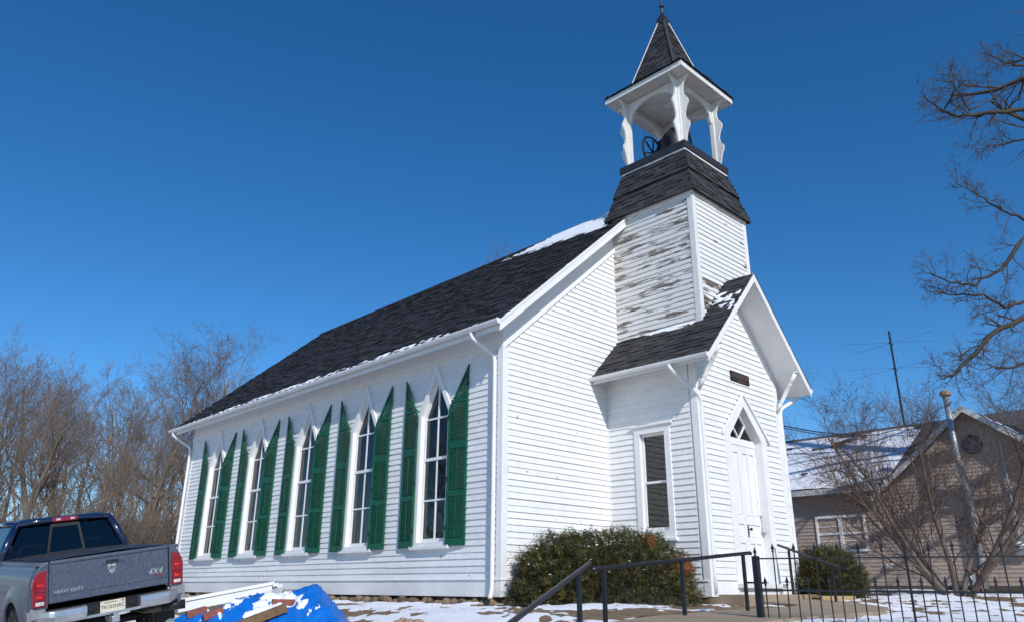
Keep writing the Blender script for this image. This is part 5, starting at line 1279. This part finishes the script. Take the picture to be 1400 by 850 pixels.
text_mesh('lettering', 'TK155NRC', INK, BK(0, -.077, -.162), .062, pt, True, .001)
worn_letters('lettering', INK, BK(-.03, -.077, -.103), 12, .17, .014, pt, True, 9)
tb(MB().box(.105, .145, -.077, -.074, -.112, -.09), 'sticker', STICK, pt)
# hitch, exhaust, axle, flap
tb(MB().box(-.05, .05, -.2, .1, -.36, -.28), 'hitch', GALV, bevel=.01); tb(MB().tube([(.0, -.17, -.31), (0, -.17, -.24)], .03, 10), 'hitch_ball', GALV)
tb(MB().tube([(.5, 1.1, -.30), (.5, .45, -.31), (.52, .25, -.32), (.6, .12, -.32), (.98, -.0, -.32)], .055, 12, cap=False), 'exhaust_pipe', EXH, smooth=True)
tb(MB().tube([(.7, .093, -.32), (1.0, -.008, -.32)], [.062, .066], 14), 'exhaust_tip', TBLACK, smooth=True)
tb(MB().tube([(-.7, AX, -.45), (-.2, AX, -.45), (-.12, AX, -.45), (.12, AX, -.45), (.2, AX, -.45), (.7, AX, -.45)], [.06, .06, .16, .16, .06, .06], 12), 'rear_axle', TBLACK)
tb(MB().box(-.5, -.42, -.0, 5.2, -.32, -.18), 'frame_rail', TBLACK); tb(MB().box(.42, .5, 0, 5.2, -.32, -.18), 'frame_rail', TBLACK)
def wheel(x, y):
    s = 1 if x > 0 else -1; rt_ = .41
    ty = MB(); ty.lathe([(.24, -.12), (.36, -.135), (rt_-.01, -.12), (rt_, -.09), (rt_, .09), (rt_-.01, .12), (.36, .135), (.24, .12)], (x, y, -.45), (1, 0, 0), k=36)
    for k in range(30):
        a = 2*math.pi*k/30
        for o_, w0, w1 in ((0, -.125, -.035), (.5, -.03, .03), (0, .035, .125)):
            aa = a+o_*2*math.pi/30; c = V((x, y+math.cos(aa)*rt_, -.45+math.sin(aa)*rt_)); t = V((0, -math.sin(aa), math.cos(aa))); n1 = V((0, math.cos(aa), math.sin(aa)))
            ty.obox(c+V((w0, 0, 0))-t*.025-n1*.01, V((w1-w0, 0, 0)), t*.05, n1*.024)
    ty = tb(ty, 'tyre', TYRE)
    rm = MB(); rm.lathe([(.0, .06), (.08, .09), (.1, .05), (.2, .02), (.225, .09), (.245, .1), (.245, -.1), (.0, -.1)], (x, y, -.45), (s, 0, 0), k=24); tb(rm, 'rim', RIM, ty, smooth=False)
for x in (-.84, .84):
    for y in (AX, AX+3.57): wheel(x, y)
for s in (-1, 1):
    mb = MB(); mb.box(s*.84-.13, s*.84+.13, .30, .32, -.62, -.22); tb(mb, 'mud_flap', TBLACK)
    tb(MB().box(s*.72-.02, s*.72+.02, .3, 1.28, -.3, .1), 'wheel_well', TBLACK)
# cab: lower body, greenhouse with pillars and glass, hood
tb(MB().box(-.97, .97, 2.08, 4.25, -.38, .50), 'cab_body', TBODY, bevel=.05)
tb(MB().box(-.95, .95, 4.2, 5.45, -.38, .36), 'front_body', TBODY, bevel=.08); tb(MB().box(-.80, .80, 4.1, 5.4, .30, .46), 'hood', TROOF, bevel=.06)
def lerp3(a, b_, t): return V(a).lerp(V(b_), t)
lo = [(-.90, 2.06, .48), (.90, 2.06, .48), (.90, 4.25, .48), (-.90, 4.25, .48)]
up_ = [(-.66, 2.20, 1.03), (.66, 2.20, 1.03), (.66, 3.55, 1.03), (-.66, 3.55, 1.03)]
rf_ = MB(); 
# roof panel: rounded grid
nx_, ny_ = 14, 12
for i in range(ny_+1):
    for j in range(nx_+1):
        u, v_ = j/nx_, i/ny_; a = lerp3(up_[0], up_[1], u); b_ = lerp3(up_[3], up_[2], u); p = a.lerp(b_, v_)
        eu = min(u, 1-u)*1.4; ev = min(v_, 1-v_)*1.45
        p.z += .075*min(1, math.sqrt(max(0, 1-(1-min(1, eu/.16))**2)))*min(1, math.sqrt(max(0, 1-(1-min(1, ev/.14))**2)))
        rf_.v.append(tuple(p))
rf_.f = [(i*(nx_+1)+j, i*(nx_+1)+j+1, (i+1)*(nx_+1)+j+1, (i+1)*(nx_+1)+j) for i in range(ny_) for j in range(nx_)]
tb(rf_, 'cab_roof', TROOF, smooth=True)
for k in range(4):
    d = V(up_[k])-V(lo[k]); tb(MB().tube([lo[k], V(lo[k])+d*.5+V((.012 if lo[k][0] > 0 else -.012, 0, 0)), up_[k]], [.075, .062, .05], 8), 'cab_pillar', TROOF, smooth=True)
tb(MB().tube([(-.66, 2.20, 1.03), (-.3, 2.185, 1.05), (.3, 2.185, 1.05), (.66, 2.20, 1.03)], .045, 8), 'roof_rear_rail', TROOF, smooth=True)
for s in (-1, 1): tb(MB().tube([(s*.66, 2.2, 1.03), (s*.665, 2.9, 1.05), (s*.66, 3.55, 1.03)], .042, 8), 'roof_side_rail', TROOF, smooth=True)
tb(MB().box(-.90, .90, 2.03, 2.12, .44, .53), 'cab_rear_ledge', TROOF, bevel=.02)
def quadpane(mb, pts, th=.006):
    a = [V(p) for p in pts]; nn = (a[1]-a[0]).cross(a[3]-a[0]).normalized()*th; mb.add(a+[p+nn for p in a], [(0, 1, 2, 3)[::-1], (4, 5, 6, 7), (0, 1, 5, 4), (1, 2, 6, 5), (2, 3, 7, 6), (3, 0, 4, 7)])
def rw(u, v_):   # on the rear window plane
    a = lerp3((-.87, 2.055, .52), (.87, 2.055, .52), u); b_ = lerp3((-.62, 2.17, 1.0), (.62, 2.17, 1.0), u); return a.lerp(b_, v_)
for u0, u1 in ((.03, .335), (.365, .635), (.665, .97)):
    mb = MB(); quadpane(mb, [rw(u0, .04), rw(u1, .04), rw(u1, .94), rw(u0, .94)]); tb(mb, 'rear_window_pane', GLASST)
for u in (.35, .65): 
    mb = MB(); mb.beam(rw(u, 0.02), rw(u, .97), .035, .02, up=(0, -1, 0)); tb(mb, 'slider_frame', TBLACK)
for v0 in (.05, .93):
    mb = MB(); mb.beam(rw(.35, v0), rw(.65, v0), .02, .05, up=(0, .2, 1)); tb(mb, 'slider_rail', TBLACK)
cl = MB(); cl.prism([(-.17, -.035), (.17, -.035), (.19, 0), (.17, .035), (-.17, .035), (-.19, 0)], (0, 2.13, 1.055), (1, 0, 0), (0, .15, 1), (0, .05, 0)); cl = tb(cl, 'brake_lamp', LENS, bevel=.008)
for s in (-1, 1): tb(MB().box(s*.1-.03, s*.1+.03, 2.118, 2.14, 1.04, 1.07), 'cargo_lamp', LENSW, cl)
for s in (-1, 1):
    mb = MB(); pts = [(s*.885, 2.2, .52), (s*.885, 3.9, .52), (s*.685, 3.5, 1.0), (s*.685, 2.32, 1.0)]
    quadpane(mb, pts if s > 0 else pts[::-1]); tb(mb, 'side_window', GLASST)
mb = MB(); quadpane(mb, [(.84, 4.2, .5), (-.84, 4.2, .5), (-.62, 3.57, 1.0), (.62, 3.57, 1.0)]); tb(mb, 'windscreen', GLASST)
SEAT = mat('seat_fabric', (.05, .05, .055), .9, .2)
for s in (-1, 1):
    tb(MB().box(s*.42-.24, s*.42+.24, 2.5, 2.65, .1, .72), 'seat_back', SEAT, bevel=.05); tb(MB().box(s*.42-.13, s*.42+.13, 2.52, 2.62, .74, .9), 'headrest', SEAT, bevel=.04)
    tb(MB().box(s*1.08-.1, s*1.08+.1, 3.85, 3.95, .5, .75), 'door_mirror', TBLACK, bevel=.03)
    tb(MB().beam((s*.9, 3.9, .55), (s*1.05, 3.9, .55), .04, .04), 'mirror_arm', TBLACK)
